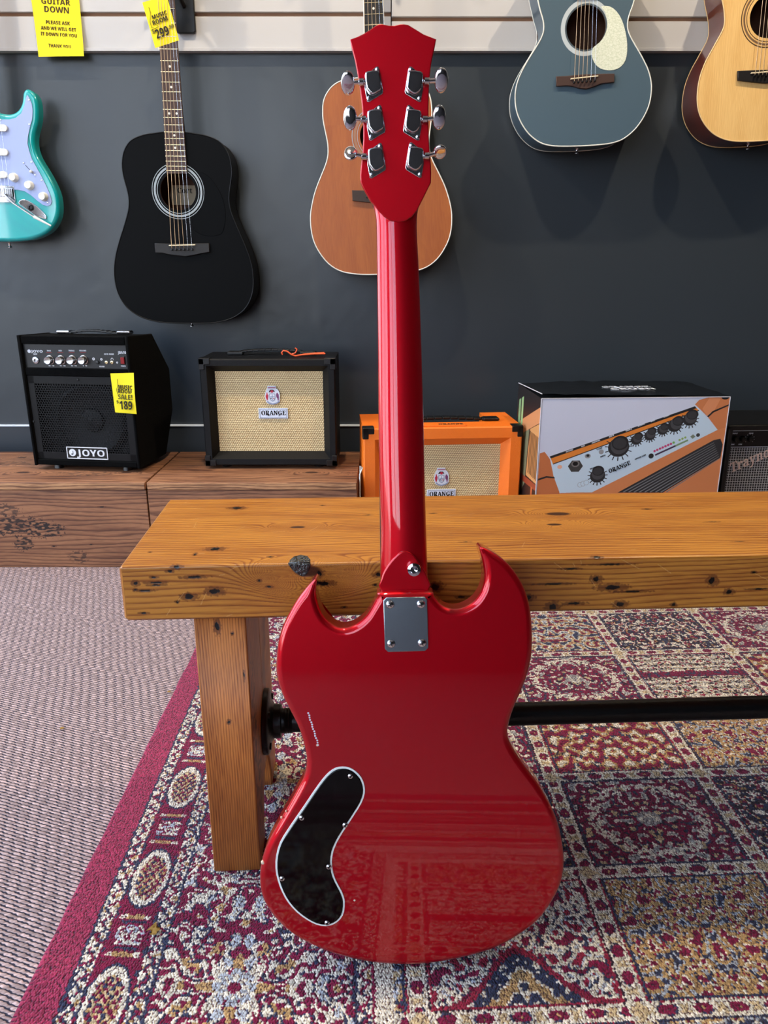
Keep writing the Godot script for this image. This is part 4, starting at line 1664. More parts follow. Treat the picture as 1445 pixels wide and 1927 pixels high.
func badges(o: Node3D, crest: Vector2, plate: Vector2, z: float, _s: float) -> void:
	# crest: traced in the crop (470, 710), 0.0623 pixels a step, about its middle (580, 530)
	var k := 0.0623 * 0.00142
	var c := sub("crest_badge", o, T(Vector3(crest.x, crest.y, z)))
	var out := [[430, 240], [690, 240], [695, 310], [750, 350], [790, 420], [810, 520], [800, 640], [790, 730], [700, 790], [590, 815], [480, 800], [390, 750], [350, 640], [345, 520], [370, 420], [400, 350], [430, 310]]
	part_shape(c, "shield", out, k, 0.0, 0.0022, mat(Color(0.84, 0.86, 0.90), 0.35))
	var crimson := mat(Color(0.72, 0.16, 0.26), 0.5)
	part_shape(c, "banner", [[450, 275], [680, 275], [680, 310], [450, 310]], k, 0.002, 0.0027, mat(Color(0.62, 0.36, 0.46), 0.5))
	part_shape(c, "wreath", [[470, 430], [490, 385], [520, 355], [610, 355], [640, 385], [655, 430], [620, 420], [600, 395], [540, 395], [510, 430]], k, 0.002, 0.0027, M.black_plastic)
	part_shape(c, "sun", [[520, 400], [545, 370], [590, 370], [615, 400], [595, 440], [560, 450], [535, 435]], k, 0.002, 0.0029, crimson)
	var plum := mat(Color(0.45, 0.22, 0.40), 0.5)
	var slate := mat(Color(0.50, 0.54, 0.64), 0.5)
	part_shape(c, "supporter", [[372, 600], [365, 540], [392, 505], [400, 440], [425, 440], [432, 500], [455, 515], [448, 590], [430, 665], [405, 690], [390, 640]], k, 0.002, 0.0027, crimson)
	part_shape(c, "supporter", [[690, 520], [700, 470], [725, 440], [745, 465], [772, 510], [775, 590], [760, 680], [735, 690], [725, 620], [700, 590]], k, 0.002, 0.0027, plum)
	part_shape(c, "ribbon", [[420, 690], [470, 745], [580, 775], [700, 745], [765, 690], [778, 718], [700, 778], [590, 802], [480, 788], [405, 735]], k, 0.002, 0.0027, slate)
	part_shape(c, "inner_shield", [[480, 470], [660, 470], [668, 600], [640, 680], [580, 715], [515, 680], [476, 600]], k, 0.002, 0.0026, slate)
	part_shape(c, "inner_field", [[500, 488], [642, 488], [648, 598], [624, 664], [580, 692], [532, 664], [496, 598]], k, 0.0024, 0.0029, mat(Color(0.86, 0.88, 0.92), 0.4))
	part_shape(c, "device", [[510, 560], [560, 560], [560, 500], [584, 500], [584, 560], [640, 560], [640, 580], [584, 580], [584, 672], [560, 672], [560, 580], [510, 580]], k, 0.0027, 0.0031, slate)
	part_shape(c, "charge", [[600, 600], [636, 600], [630, 640], [604, 640]], k, 0.0027, 0.0031, crimson)
	part_shape(c, "charge", [[512, 596], [545, 596], [545, 640], [520, 640]], k, 0.0027, 0.0031, M.black_plastic)
	var p := sub("name_plate", o, T(Vector3(plate.x, plate.y, z)))
	var mb := MB.new()
	mb.box(Vector3(0, 0, 0.0012), Vector3(0.0800, 0.0285, 0.0024), 0.0006)
	put("plate", mb, mat(Color(0.86, 0.89, 0.95), 0.35), p)
	var line := mat(Color(0.42, 0.45, 0.50), 0.5)
	mb = MB.new()
	for e in [[0, 0.0118, 0.0735, 0.0012], [0, -0.0118, 0.0735, 0.0012], [-0.0365, 0, 0.0012, 0.0236], [0.0365, 0, 0.0012, 0.0236]]:
		mb.box(Vector3(e[0], e[1], 0.0025), Vector3(e[2], e[3], 0.0004), 0.0)
	put("border_line", mb, line, p)
	logo(p, T(Vector3(0, 0.0012, 0.0024)), 0.066, M.black_ink)

func logo(p: Node3D, t: Transform3D, width: float, ink: Material) -> void:
	# psychedelic lettering: heavy serif capitals with two curled tails
	txt(p, "ORANGE", width * 0.190, ink, t, true, 1.0, "lettering", width)
	txt(p, "ORANGE", width * 0.190, ink, t * T(Vector3(width * 0.010, width * 0.004, 0)), true, 1.0, "lettering", width)
	var mb := MB.new()
	for q in [[-0.20, -0.085, 1.0], [0.245, -0.085, -1.0]]:
		var c := Vector3(q[0] * width, q[1] * width, 0.0003)
		mb.tube([t * (c + Vector3(-0.045 * q[2], 0.045, 0) * width), t * (c + Vector3(-0.005 * q[2], -0.015, 0) * width), t * (c + Vector3(0.03 * q[2], -0.035, 0) * width)], 0.014 * width, 6)
	put("letter_tails", mb, ink, p).set_meta("kind", "stuff")

func part_shape(o: Node3D, called: String, pts: Array, k: float, z0: float, z1: float, m: Material) -> void:
	var p := PackedVector2Array()
	for q in pts:
		p.append(Vector2((q[0] - 580) * k, -(q[1] - 530) * k))
	var mb := MB.new()
	mb.slab(ccw(p), z0, z1, 0.0002, 1)
	put(called, mb, m, o)

func handle(o: Node3D, c: Vector3, w: float) -> void:
	var mb := MB.new()
	var pts := []
	for i in 13:
		var f := i / 12.0
		pts.append(c + Vector3((f - 0.5) * w, 0.004 + 0.010 * pow(sin(PI * f), 0.5), 0))
	for i in 12:
		var a: Vector3 = pts[i]
		var b: Vector3 = pts[i + 1]
		var m := (a + b) / 2
		mb.box(Vector3.ZERO, Vector3((b - a).length() + 0.001, 0.006, 0.026), 0.002, T(m, Vector3(0, 0, atan2(b.y - a.y, b.x - a.x))))
	put("handle_strap", mb, M.black_plastic, o)
	for s in [-1, 1]:
		mb = MB.new()
		mb.box(c + Vector3(s * w * 0.5, 0.005, 0), Vector3(0.044, 0.010, 0.030), 0.003)
		put("handle_cap", mb, M.black_plastic, o)

func orange_top(o: Node3D, tolex: Material) -> void:
	var mb := MB.new()
	mb.box(Vector3(0.220, 0.333, -0.137), Vector3(0.268, 0.004, 0.130), 0.001)
	put("control_panel", mb, M.black_plastic, o)
	for i in 7:
		mb = MB.new()
		mb.lathe([Vector2(0.009, 0), Vector2(0.008, 0.012), Vector2(0, 0.013)], 16, T(Vector3(0.115 + i * 0.035, 0.335, -0.14)))
		put("knob", mb, M.black_plastic, o)
	mb = MB.new()
	mb.box(Vector3(0.200, 0.3675, -0.030), Vector3(0.150, 0.003, 0.040), 0.001)
	put("logo_strip", mb, tolex, o)
	logo(o, T(Vector3(0.235, 0.3692, -0.027), Vector3(-PI / 2, 0, 0)), 0.066, M.black_ink)
	mb = MB.new()
	var pts := []
	for i in 13:
		var f := i / 12.0
		pts.append(Vector3(0.09 + 0.26 * f, 0.370 + 0.006 * sin(PI * f), -0.085))
	for i in 12:
		mb.box(Vector3.ZERO, Vector3(0.0225, 0.008, 0.026), 0.003, T((pts[i] + pts[i + 1]) / 2))
	put("handle_strap", mb, M.black_plastic, o)
	for s in [0.085, 0.355]:
		mb = MB.new()
		mb.box(Vector3(s, 0.371, -0.085), Vector3(0.046, 0.010, 0.032), 0.004)
		put("handle_cap", mb, M.black_plastic, o)

func build_tilted_amp() -> void:
	var felt := mat(Color(0.018, 0.020, 0.022), 0.95)
	bump_noise(felt, 10.0, 0.12, 0.25, 44)
	felt.metallic_specular = 0.1
	felt.rim_enabled = true
	felt.rim = 0.25
	var w := 0.3076
	var o := thing("practice_amplifier", "black carpet-covered wedge amplifier with hexagon mesh grille, silver knobs and a yellow price tag", "amplifier", T(Vector3(-0.962, CRATE_TOP, -2.055), Vector3(0, -0.13, 0)))
	var prof := [Vector2(0, 0.012), Vector2(0, 0.362), Vector2(0.150, 0.357), Vector2(0.248, 0.250), Vector2(0.248, 0.130), Vector2(0.175, 0.012)]
	# side cheeks
	for x in [0.0, w - 0.010]:
		var mb := MB.new()
		var p := PackedVector2Array()
		for q in prof:
			p.append(Vector2(q.x, q.y))
		mb.slab(ccw(p), 0.0, 0.010, 0.004, 4, Transform3D(Basis(Vector3(0, 0, -1), Vector3(0, 1, 0), Vector3(1, 0, 0)), Vector3(x, 0, 0)))
		put("side_cheek", mb, felt, o)
	# shell between the cheeks: top, back, bottom
	var mb := MB.new()
	var x0 := 0.009
	var x1 := w - 0.009
	var pts := [Vector2(0.004, 0.360), Vector2(0.150, 0.355), Vector2(0.246, 0.249), Vector2(0.246, 0.131), Vector2(0.174, 0.014), Vector2(0.002, 0.014)]
	for i in pts.size() - 1:
		mface(mb, Vector3(x0, pts[i].y, -pts[i].x), Vector3(x1, pts[i].y, -pts[i].x), Vector3(x1, pts[i + 1].y, -pts[i + 1].x), Vector3(x0, pts[i + 1].y, -pts[i + 1].x))
	mb.box(Vector3(w / 2, 0.350, -0.012), Vector3(x1 - x0, 0.022, 0.022), 0.004)      # top rail
	mb.box(Vector3(w / 2, 0.267, -0.012), Vector3(x1 - x0, 0.022, 0.020), 0.004)      # rail under the panel
	mb.box(Vector3(w / 2, 0.021, -0.012), Vector3(x1 - x0, 0.016, 0.022), 0.004)      # bottom rail
	put("shell", mb, felt, o)
	# control panel, set back
	var pm := mat(Color(0.022, 0.022, 0.026), 0.45)
	var panel := sub("control_panel", o, T(Vector3(0, 0, -0.009)))
	mb = MB.new()
	mb.box(Vector3(w / 2, 0.309, -0.002), Vector3(x1 - x0, 0.070, 0.004), 0.0005)
	put("plate", mb, pm, panel)
	# panel things: place from the crop (20, 620), 0.1661 pixels a step
	var pt := o.transform * panel.transform
	for i in 4:
		var q := loc(pt, 20 + 0.1661 * [448, 575, 702, 830][i], 620 + 0.1661 * 346)
		mb = MB.new()
		mb.lathe([Vector2(0.0122, 0), Vector2(0.0122, 0.002), Vector2(0.0108, 0.003), Vector2(0.0100, 0.014), Vector2(0.0088, 0.0158), Vector2(0.0070, 0.0150), Vector2(0, 0.0146)], 24, T(Vector3(q.x, q.y, 0), Vector3(PI / 2, 0, 0)))
		put("knob", mb, M.knob_silver, panel)
		txt(panel, ["BASS", "MID", "TREBLE", "VOLUME"][i], 0.0032, M.white_ink, T(Vector3(q.x, q.y + 0.024, 0)))
		mb = MB.new()
		mb.box(Vector3(q.x, q.y + 0.0195, 0.0002), Vector3(0.016, 0.0009, 0.0004), 0.0)
		put("red_line", mb, mat(Color(0.6, 0.08, 0.10), 0.6), panel)
		txt(panel, ["-10  +10", "-10  +10", "-10  +10", "0   10"][i], 0.0020, M.white_ink, T(Vector3(q.x + 0.001, q.y - 0.0150, 0)))
	var q := loc(pt, 20 + 0.1661 * 288, 620 + 0.1661 * 348)
	mb = MB.new()
	mb.lathe([Vector2(0.0088, 0), Vector2(0.0088, 0.003), Vector2(0.0060, 0.0045), Vector2(0.0042, 0.0045), Vector2(0.0040, 0.0005), Vector2(0, 0.0005)], 18, T(Vector3(q.x, q.y, 0), Vector3(PI / 2, 0, 0)))
	put("input_jack", mb, M.steel, panel)
	for e in [[1088, 373], [1150, 373]]:
		q = loc(pt, 20 + 0.1661 * e[0], 620 + 0.1661 * e[1])
		mb = MB.new()
		mb.lathe([Vector2(0.0042, 0), Vector2(0.0042, 0.002), Vector2(0.0024, 0.0024), Vector2(0.0022, 0.0004), Vector2(0, 0.0004)], 14, T(Vector3(q.x, q.y, 0), Vector3(PI / 2, 0, 0)))
		put("small_jack", mb, M.brass, panel)
	q = loc(pt, 20 + 0.1661 * 988, 620 + 0.1661 * 373)
	mb = MB.new()
	mb.lathe([Vector2(0.0046, 0), Vector2(0.0040, 0.005), Vector2(0, 0.0055)], 14, T(Vector3(q.x, q.y, 0), Vector3(PI / 2, 0, 0)))
	put("push_button", mb, M.black_plastic, panel)
	q = loc(pt, 20 + 0.1661 * 1268, 620 + 0.1661 * 348)
	mb = MB.new()
	mb.box(Vector3(q.x, q.y, 0.001), Vector3(0.0150, 0.0215, 0.003), 0.0008)
	put("switch_frame", mb, M.black_plastic, panel)
	mb = MB.new()
	mb.box(Vector3(q.x + 0.0015, q.y - 0.001, 0.0032), Vector3(0.0105, 0.0170, 0.004), 0.001)
	var sw := put("power_switch", mb, mat(Color(0.50, 0.03, 0.07), 0.25), panel)
	sw.set_meta("label", "dark red rocker switch")
	for e in [["JOYO", 300, 248, 0.0062, 0.033], ["INPUT", 280, 280, 0.0026, 0.011], ["JBA10", 1262, 262, 0.0066, 0.0225], ["AUX IN  PHONES", 1115, 280, 0.0028, 0.027], ["POWER", 1277, 415, 0.0030, 0.013], ["RECORD", 1035, 420, 0.0024, 0.014]]:
		q = loc(pt, 20 + 0.1661 * e[1], 620 + 0.1661 * e[2])
		txt(panel, e[0], e[3], M.white_ink, T(Vector3(q.x, q.y, 0)), false, 1.0, "lettering", e[4])
	q = loc(pt, 20 + 0.1661 * 210, 620 + 0.1661 * 246)
	mb = MB.new()
	mb.lathe([Vector2(0.0046, 0), Vector2(0.0046, 0.0005), Vector2(0, 0.0005)], 18, T(Vector3(q.x, q.y, 0), Vector3(PI / 2, 0, 0)))
	put("round_mark", mb, M.white_ink, panel)
	for e in [[940, 334, 0.0036], [1028, 338, 0.0030], [1207, 375, 0.0024]]:
		q = loc(pt, 20 + 0.1661 * e[0], 620 + 0.1661 * e[1])
		mb = MB.new()
		mb.lathe([Vector2(e[2], 0), Vector2(e[2], 0.0004), Vector2(e[2] * 0.45, 0.0004), Vector2(e[2] * 0.45, 0)], 14, T(Vector3(q.x, q.y, 0), Vector3(PI / 2, 0, 0)))
		put("printed_mark", mb, M.white_ink, panel)
	q = loc(pt, 20 + 0.1661 * 1150, 620 + 0.1661 * 338)
	mb = MB.new()
	var arc := []
	for i in 9:
		var a := PI * i / 8.0
		arc.append(Vector3(q.x + 0.0034 * cos(a), q.y - 0.002 + 0.0052 * sin(a), 0.0003))
	mb.tube(arc, 0.0006, 5)
	put("printed_mark", mb, M.white_ink, panel)
	mb = MB.new()
	for i in 14:
		mb.box(Vector3(0.082 + i * 0.0118, 0.3385, 0.0002), Vector3(0.0072, 0.0014, 0.0006), 0.0)
	put("vent_slots", mb, M.black_ink, panel).set_meta("kind", "stuff")
	# baffle frame round the mesh, speaker behind
	var gx0 := 0.011
	var gx1 := w - 0.011
	var gy0 := 0.030
	var gy1 := 0.256
	var gz := -0.007
	mb = MB.new()
	var bm := mat(Color(0.020, 0.021, 0.028), 0.4, 0.0, 0.35)
	for e in [[gx0, gx1, gy0, gy0 + 0.020], [gx0, gx1, gy1 - 0.020, gy1], [gx0, gx0 + 0.018, gy0, gy1], [gx1 - 0.018, gx1, gy0, gy1]]:
		mb.box(Vector3((e[0] + e[1]) / 2, (e[2] + e[3]) / 2, gz), Vector3(e[1] - e[0], e[3] - e[2], 0.002), 0.0004)
	put("grille_frame", mb, bm, o)
	mb = MB.new()
	var hx := 0.0072
	var hy := 0.00624
	var ny := int((gy1 - gy0 - 0.038) / hy)
	var nx := int((gx1 - gx0 - 0.034) / hx)
	var ring := []
	for j in ny + 1:
		for i in nx + 1:
			var cx := gx0 + 0.0190 + (i + (0.5 if j % 2 else 0.0)) * hx
			var cy := gy0 + 0.0205 + (j + 0.3) * hy
			if cx > gx1 - 0.0175:
				continue
			var base := mb.v.size()
			for k in 6:
				var a := TAU * (k + 0.5) / 6.0
				var oo := Vector2(cos(a), sin(a))
				mb.vert(Vector3(cx + oo.x * hx * 0.578, cy + oo.y * hx * 0.578, gz + 0.0008), Vector3(0, 0, 1))
				mb.vert(Vector3(cx + oo.x * hx * 0.415, cy + oo.y * hx * 0.415, gz + 0.0008), Vector3(0, 0, 1))
				mb.vert(Vector3(cx + oo.x * hx * 0.415, cy + oo.y * hx * 0.415, gz - 0.0004), Vector3(-oo.x, -oo.y, 0))
			for k in 6:
				var a0 := base + k * 3
				var b0 := base + ((k + 1) % 6) * 3
				mb.quad(a0, b0, b0 + 1, a0 + 1)
				mb.quad(a0 + 1, b0 + 1, b0 + 2, a0 + 2)
	if ring.is_empty():
		put("hexagon_mesh", mb, bm, o).set_meta("kind", "stuff")
	var sc := Vector3(w * 0.54, 0.135, -0.016)
	mb = MB.new()
	mb.box(Vector3(w / 2, (gy0 + gy1) / 2, -0.040), Vector3(x1 - x0, gy1 - gy0 + 0.01, 0.004), 0.0)
	put("baffle", mb, M.black_ink, o)
	mb = MB.new()
	mb.lathe([Vector2(0.105, -0.018), Vector2(0.100, -0.010), Vector2(0.092, -0.006), Vector2(0.086, -0.012), Vector2(0.034, -0.022), Vector2(0.030, -0.014), Vector2(0, -0.008)], 36, T(sc, Vector3(PI / 2, 0, 0)))
	put("speaker_cone", mb, mat(Color(0.055, 0.065, 0.075), 0.6), o)
	var ot := o.transform
	for e in [[590, 460], [255, 775], [1013, 772], [290, 1085], [672, 1080], [1047, 1082]]:
		q = loc(ot, 0.2491 * e[0], 600 + 0.2491 * e[1], gz)
		mb = MB.new()
		mb.lathe([Vector2(0.0036, 0), Vector2(0.0030, 0.0016), Vector2(0, 0.002)], 12, T(Vector3(q.x, q.y, gz + 0.001), Vector3(PI / 2, 0, 0)))
		put("screw", mb, M.black_iron, o)
	# name plate on the mesh
	q = loc(ot, 0.2491 * 663, 600 + 0.2491 * 1013, gz)
	var np := sub("name_plate", o, T(Vector3(q.x, q.y, gz + 0.001)))
	mb = MB.new()
	mb.box(Vector3(0, 0, 0.001), Vector3(0.1160, 0.0335, 0.002), 0.0005)
	put("plate", mb, M.black_plastic, np)
	mb = MB.new()
	for e in [[0, 0.0155, 0.118, 0.0024], [0, -0.0155, 0.118, 0.0024], [-0.0578, 0, 0.0024, 0.0334], [0.0578, 0, 0.0024, 0.0334]]:
		mb.box(Vector3(e[0], e[1], 0.0022), Vector3(e[2], e[3], 0.001), 0.0002)
	put("border_line", mb, M.white_ink, np)
	mb = MB.new()
	mb.lathe([Vector2(0.0100, 0), Vector2(0.0100, 0.0012), Vector2(0, 0.0012)], 24, T(Vector3(-0.0420, 0.0005, 0.0016), Vector3(PI / 2, 0, 0)))
	put("round_mark", mb, M.white_ink, np)
	mb = MB.new()
	mb.box(Vector3(-0.0405, 0.001, 0.0030), Vector3(0.0014, 0.0095, 0.0004), 0.0)
	mb.box(Vector3(-0.0430, -0.0035, 0.0030), Vector3(0.0046, 0.0030, 0.0004), 0.0)
	put("note_mark", mb, M.black_ink, np)
	txt(np, "JOYO", 0.0175, M.white_ink, T(Vector3(0.0125, 0.0, 0.0024)), false, 1.0, "lettering", 0.080)
	# steel-ended strap handle on top
	mb = MB.new()
	for i in 10:
		var f := i / 9.0
		mb.box(Vector3(w * 0.36 + f * 0.130, 0.364 + 0.006 * sin(PI * f), -0.075), Vector3(0.017, 0.005, 0.024), 0.0015)
	put("handle_strap", mb, M.black_plastic, o)
	for s in [0.095, 0.265]:
		mb = MB.new()
		mb.box(Vector3(s, 0.366, -0.075), Vector3(0.040, 0.010, 0.026), 0.004)
		put("handle_cap", mb, M.chrome, o)
	for s in [0.055, 0.255]:
		mb = MB.new()
		mb.lathe([Vector2(0.013, 0.0), Vector2(0.011, 0.013)], 14, T(Vector3(s, 0.0, -0.03)))
		put("foot", mb, M.black_plastic, o)
		mb = MB.new()
		mb.lathe([Vector2(0.013, 0.0), Vector2(0.011, 0.013)], 14, T(Vector3(s, 0.0, -0.15)))
		put("foot", mb, M.black_plastic, o)

func build_grid_amp() -> void:
	# black amplifier with silver grid cloth behind the carton
	var o := thing("practice_amplifier", "black amplifier with silver grid grille and slanted script name, standing beside the big carton", "amplifier", T(Vector3(0.918, FLOOR_Y, -2.02), Vector3(0, 0.05, 0)))
	var vinyl := mat(Color(0.042, 0.036, 0.030), 0.32)
	bump_noise(vinyl, 12.0, 0.1, 0.05, 50)
	var w := 0.40
	var h := 0.368
	var d := 0.22
	var mb := MB.new()
	for e in [[0.0, 0.016], [w - 0.016, w]]:
		mb.box(Vector3((e[0] + e[1]) / 2, h / 2, -d / 2), Vector3(e[1] - e[0], h, d), 0.005)
	mb.box(Vector3(w / 2, h - 0.008, -d / 2), Vector3(w, 0.016, d), 0.005)
	mb.box(Vector3(w / 2, 0.012, -d / 2), Vector3(w, 0.016, d), 0.004)
	mb.box(Vector3(w / 2, h / 2, -d + 0.006), Vector3(w - 0.02, h - 0.02, 0.012), 0.0)
	put("cabinet", mb, vinyl, o)
	mb = MB.new()
	mb.box(Vector3(w / 2, h - 0.041, -0.018), Vector3(w - 0.032, 0.050, 0.006), 0.0008)
	put("control_panel", mb, M.black_plastic, o)
	for yy in [h - 0.0185, h - 0.0635]:
		mb = MB.new()
		mb.box(Vector3(w / 2, yy, -0.0145), Vector3(w - 0.034, 0.0016, 0.0012), 0.0)
		put("panel_line", mb, M.white_ink, o)
	for i in 5:
		mb = MB.new()
		mb.lathe([Vector2(0.0085, 0), Vector2(0.0085, 0.004), Vector2(0.006, 0.012), Vector2(0, 0.013)], 16, T(Vector3(0.030 + 0.020 * i if i < 3 else 0.06 + 0.05 * (i - 1), h - 0.041, -0.015), Vector3(PI / 2, 0, 0)))
		put("knob", mb, M.black_plastic, o)
		if i >= 2:
			mb = MB.new()
			for k in 9:
				var a := -0.7 + (PI + 1.4) * k / 8.0
				mb.box(Vector3.ZERO, Vector3(0.0016, 0.0016, 0.0004), 0.0, T(Vector3((0.030 + 0.020 * i if i < 3 else 0.06 + 0.05 * (i - 1)) + cos(a) * 0.0125, h - 0.041 + sin(a) * 0.0125, -0.0148)))
			put("dial_dots", mb, M.white_ink, o).set_meta("kind", "stuff")
	for e in [["INPUT", 0.028, -0.026], ["HIGH", 0.024, -0.056], ["LOW", 0.046, -0.056], ["GAIN", 0.072, -0.026]]:
		txt(o, e[0], 0.0024, M.white_ink, T(Vector3(e[1], h + e[2], -0.0148)))
	var g := mat(Color.WHITE, 0.5)
	var n := 48
	var px := PackedByteArray()
	px.resize(n * n * 3)
	for y in n:
		for x in n:
			var a := absf(float(x % 24) - 11.5) < 2.6 or absf(float(y % 24) - 11.5) < 2.6
			var b := (int(x / 3.0) + int(y / 3.0)) % 2 == 0
			var v := (205 if b else 160) if a else (26 if b else 14)
			for k in 3:
				px[(y * n + x) * 3 + k] = v
	g.albedo_texture = image_texture(n, n, px)
	g.uv1_scale = Vector3(1 / 0.0140, 1 / 0.0140, 1)
	mb = MB.new()
	mface(mb, Vector3(0.016, 0.02, -0.016), Vector3(w - 0.016, 0.02, -0.016), Vector3(w - 0.016, h - 0.066, -0.016), Vector3(0.016, h - 0.066, -0.016))
	put("grid_cloth", mb, g, o)
	var s := txt(o, "Traynor", 0.026, mat(Color(0.86, 0.76, 0.72), 0.4, 0.2), T(Vector3(0.0860, h - 0.0960, -0.0130), Vector3(0, 0, 0.42)), true, 0.86, "script_name")
	s.transform = s.transform * Transform3D(Basis(Vector3(1, 0, 0), Vector3(0.28, 1, 0), Vector3(0, 0, 2)), Vector3.ZERO)
	mb = MB.new()
	mb.box(Vector3(0.29, h + 0.004, -0.1), Vector3(0.05, 0.008, 0.03), 0.003)
	put("handle_cap", mb, M.black_plastic, o)

# ---------------------------------------------------------------- printed carton
func fill_poly(im: Image, pts: Array, c: Color) -> void:
	var y0 := 1e9
	var y1 := -1e9
	for p in pts:
		y0 = minf(y0, p.y)
		y1 = maxf(y1, p.y)
	for y in range(maxi(0, int(y0)), mini(im.get_height(), int(y1) + 1)):
		var xs := []
		for i in pts.size():
			var a: Vector2 = pts[i]
			var b: Vector2 = pts[(i + 1) % pts.size()]
			if (a.y <= y) != (b.y <= y):
				xs.append(a.x + (y - a.y) / (b.y - a.y) * (b.x - a.x))
		xs.sort()
		for i in range(0, xs.size() - 1, 2):
			var x0 := maxi(0, int(xs[i]))
			var x1 := mini(im.get_width(), int(xs[i + 1]) + 1)
			if x1 > x0:
				im.fill_rect(Rect2i(x0, y, x1 - x0, 1), c)

func ring_pts(c: Vector2, rx: float, ry: float, n := 24) -> Array:
	var out := []
	for i in n:
		out.append(c + Vector2(cos(TAU * i / n) * rx, sin(TAU * i / n) * ry))
	return out

func build_carton() -> void:
	var w := 0.4745
	var h := 0.462
	var d := 0.255
	var bt := T(Vector3(0.3865, FLOOR_Y, -1.880), Vector3(0, 0.055, 0))
	var o := thing("amplifier_carton", "big cardboard carton printed with an orange amplifier panel, black glossy lid, standing behind the bench", "box", bt)
	var iw := 1024
	var ih := int(1024 * h / w)
	var im := Image.create(iw, ih, false, Image.FORMAT_RGB8)
	im.fill(Color8(206, 208, 222))
	var tp := func(x: float, y: float, ox: float, oy: float, s: float) -> Vector2:
		var p := loc(bt, ox + s * x, oy + s * y)
		return Vector2(p.x / w * iw, (1.0 - p.y / h) * ih)
	var A := func(x: float, y: float) -> Vector2: return tp.call(x, y, 970.0, 710.0, 0.14533)
	var B := func(x: float, y: float) -> Vector2: return tp.call(x, y, 1160.0, 710.0, 0.19723)
	var tan_o := Color8(214, 132, 82)
	var deep_o := Color8(196, 112, 66)
	var ink := Color8(34, 34, 36)
	fill_poly(im, [A.call(985, 1480), B.call(965, 500), B.call(1030, 470), B.call(1200, 470), Vector2(iw + 4, ih + 4), Vector2(-4, ih + 4), A.call(290, 1500), A.call(570, 1500)], tan_o)
	fill_poly(im, [A.call(315, 985), A.call(375, 965), A.call(410, 1010), A.call(445, 1060), A.call(490, 1270), A.call(565, 1480), A.call(570, 1560), A.call(270, 1560)], deep_o)
	fill_poly(im, [B.call(750, 258), B.call(790, 215), B.call(880, 192), B.call(1100, 180), B.call(1100, 480), B.call(1030, 480), B.call(965, 500), B.call(870, 375)], Color8(206, 124, 76))
	fill_poly(im, [B.call(905, 170), B.call(1000, 190), B.call(925, 330), B.call(870, 375), B.call(820, 300)], Color8(222, 142, 96))
	fill_poly(im, [A.call(450, 1030), B.call(770, 285), B.call(965, 500), A.call(985, 1490), A.call(570, 1490), A.call(490, 1270)], Color8(200, 218, 230))
	fill_poly(im, [A.call(443, 1024), B.call(748, 276), B.call(765, 296), A.call(458, 1052)], ink)
	fill_poly(im, [A.call(458, 1050), B.call(764, 294), B.call(786, 316), A.call(486, 1124)], Color8(226, 132, 52))
	fill_poly(im, [A.call(486, 1118), B.call(784, 312), B.call(788, 318), A.call(488, 1128)], ink)
	# black strap with pale ribs
	fill_poly(im, [B.call(10, 1100), B.call(925, 600), B.call(990, 585), B.call(1012, 640), B.call(990, 765), B.call(440, 1100)], Color8(44, 44, 46))
	for k in 9:
		var f := k / 8.0
		var a0: Vector2 = B.call(lerpf(60, 470, f), lerpf(1092, 1092, f))
		var b0: Vector2 = B.call(lerpf(930, 985, f), lerpf(620, 770, f))
		fill_poly(im, [a0, b0, b0 + Vector2(0, 3), a0 + Vector2(6, 3)], Color8(122, 124, 124))
	fill_poly(im, [B.call(865, 372), B.call(920, 320), B.call(1070, 258), B.call(1070, 270), B.call(925, 335), B.call(875, 380)], ink)
	fill_poly(im, [A.call(285, 1335), A.call(300, 1310), A.call(400, 1278), A.call(500, 1290), A.call(508, 1308), A.call(400, 1300), A.call(310, 1330)], ink)
	fill_poly(im, ring_pts(B.call(1040, 190), 20, 12), ink)
	# knobs and sockets, with their tick marks
	var knobs := [[A.call(1335, 905), 58, A.call(1355, 850), 46], [B.call(190, 595), 30, B.call(212, 560), 23], [B.call(318, 555), 30, B.call(340, 512), 24], [B.call(440, 500), 30, B.call(460, 470), 23], [B.call(555, 460), 38, B.call(590, 415), 31], [B.call(700, 400), 38, B.call(725, 355), 32], [A.call(1062, 1275), 42, A.call(1070, 1210), 33]]
	for q in knobs:
		for k in 11:
			var a := -0.5 + 4.1 * k / 10.0
			var e := Vector2(cos(a), sin(a))
			var nrm := Vector2(-e.y, e.x) * 2.2
			fill_poly(im, [q[0] + e * q[1] * 0.95 + nrm, q[0] + e * q[1] * 1.32 + nrm, q[0] + e * q[1] * 1.32 - nrm, q[0] + e * q[1] * 0.95 - nrm], ink)
		fill_poly(im, ring_pts(q[0], q[1], q[1] * 0.92), Color8(38, 38, 40))
		fill_poly(im, ring_pts((q[0] + q[2]) / 2.0, q[3] * 1.05, q[3] * 1.1), Color8(70, 70, 72))
		fill_poly(im, ring_pts(q[2], q[3], q[3] * 0.86), Color8(30, 30, 32))
		fill_poly(im, ring_pts(q[2] + Vector2(-2, 2), q[3] * 0.80, q[3] * 0.66), Color8(54, 54, 56))
	fill_poly(im, ring_pts(A.call(775, 1150), 41, 36, 6), Color8(62, 60, 58))
	fill_poly(im, ring_pts(A.call(775, 1120), 22, 18), Color8(120, 116, 112))
	fill_poly(im, ring_pts(A.call(775, 1118), 14, 12), Color8(16, 14, 14))
	fill_poly(im, ring_pts(A.call(935, 1018), 16, 13), Color8(150, 150, 150))
	fill_poly(im, ring_pts(A.call(937, 1013), 8, 7), Color8(16, 14, 14))
	fill_poly(im, ring_pts(A.call(1110, 965), 13, 13), Color8(150, 150, 150))
	fill_poly(im, ring_pts(A.call(572, 1160), 13, 11), Color8(240, 180, 150))
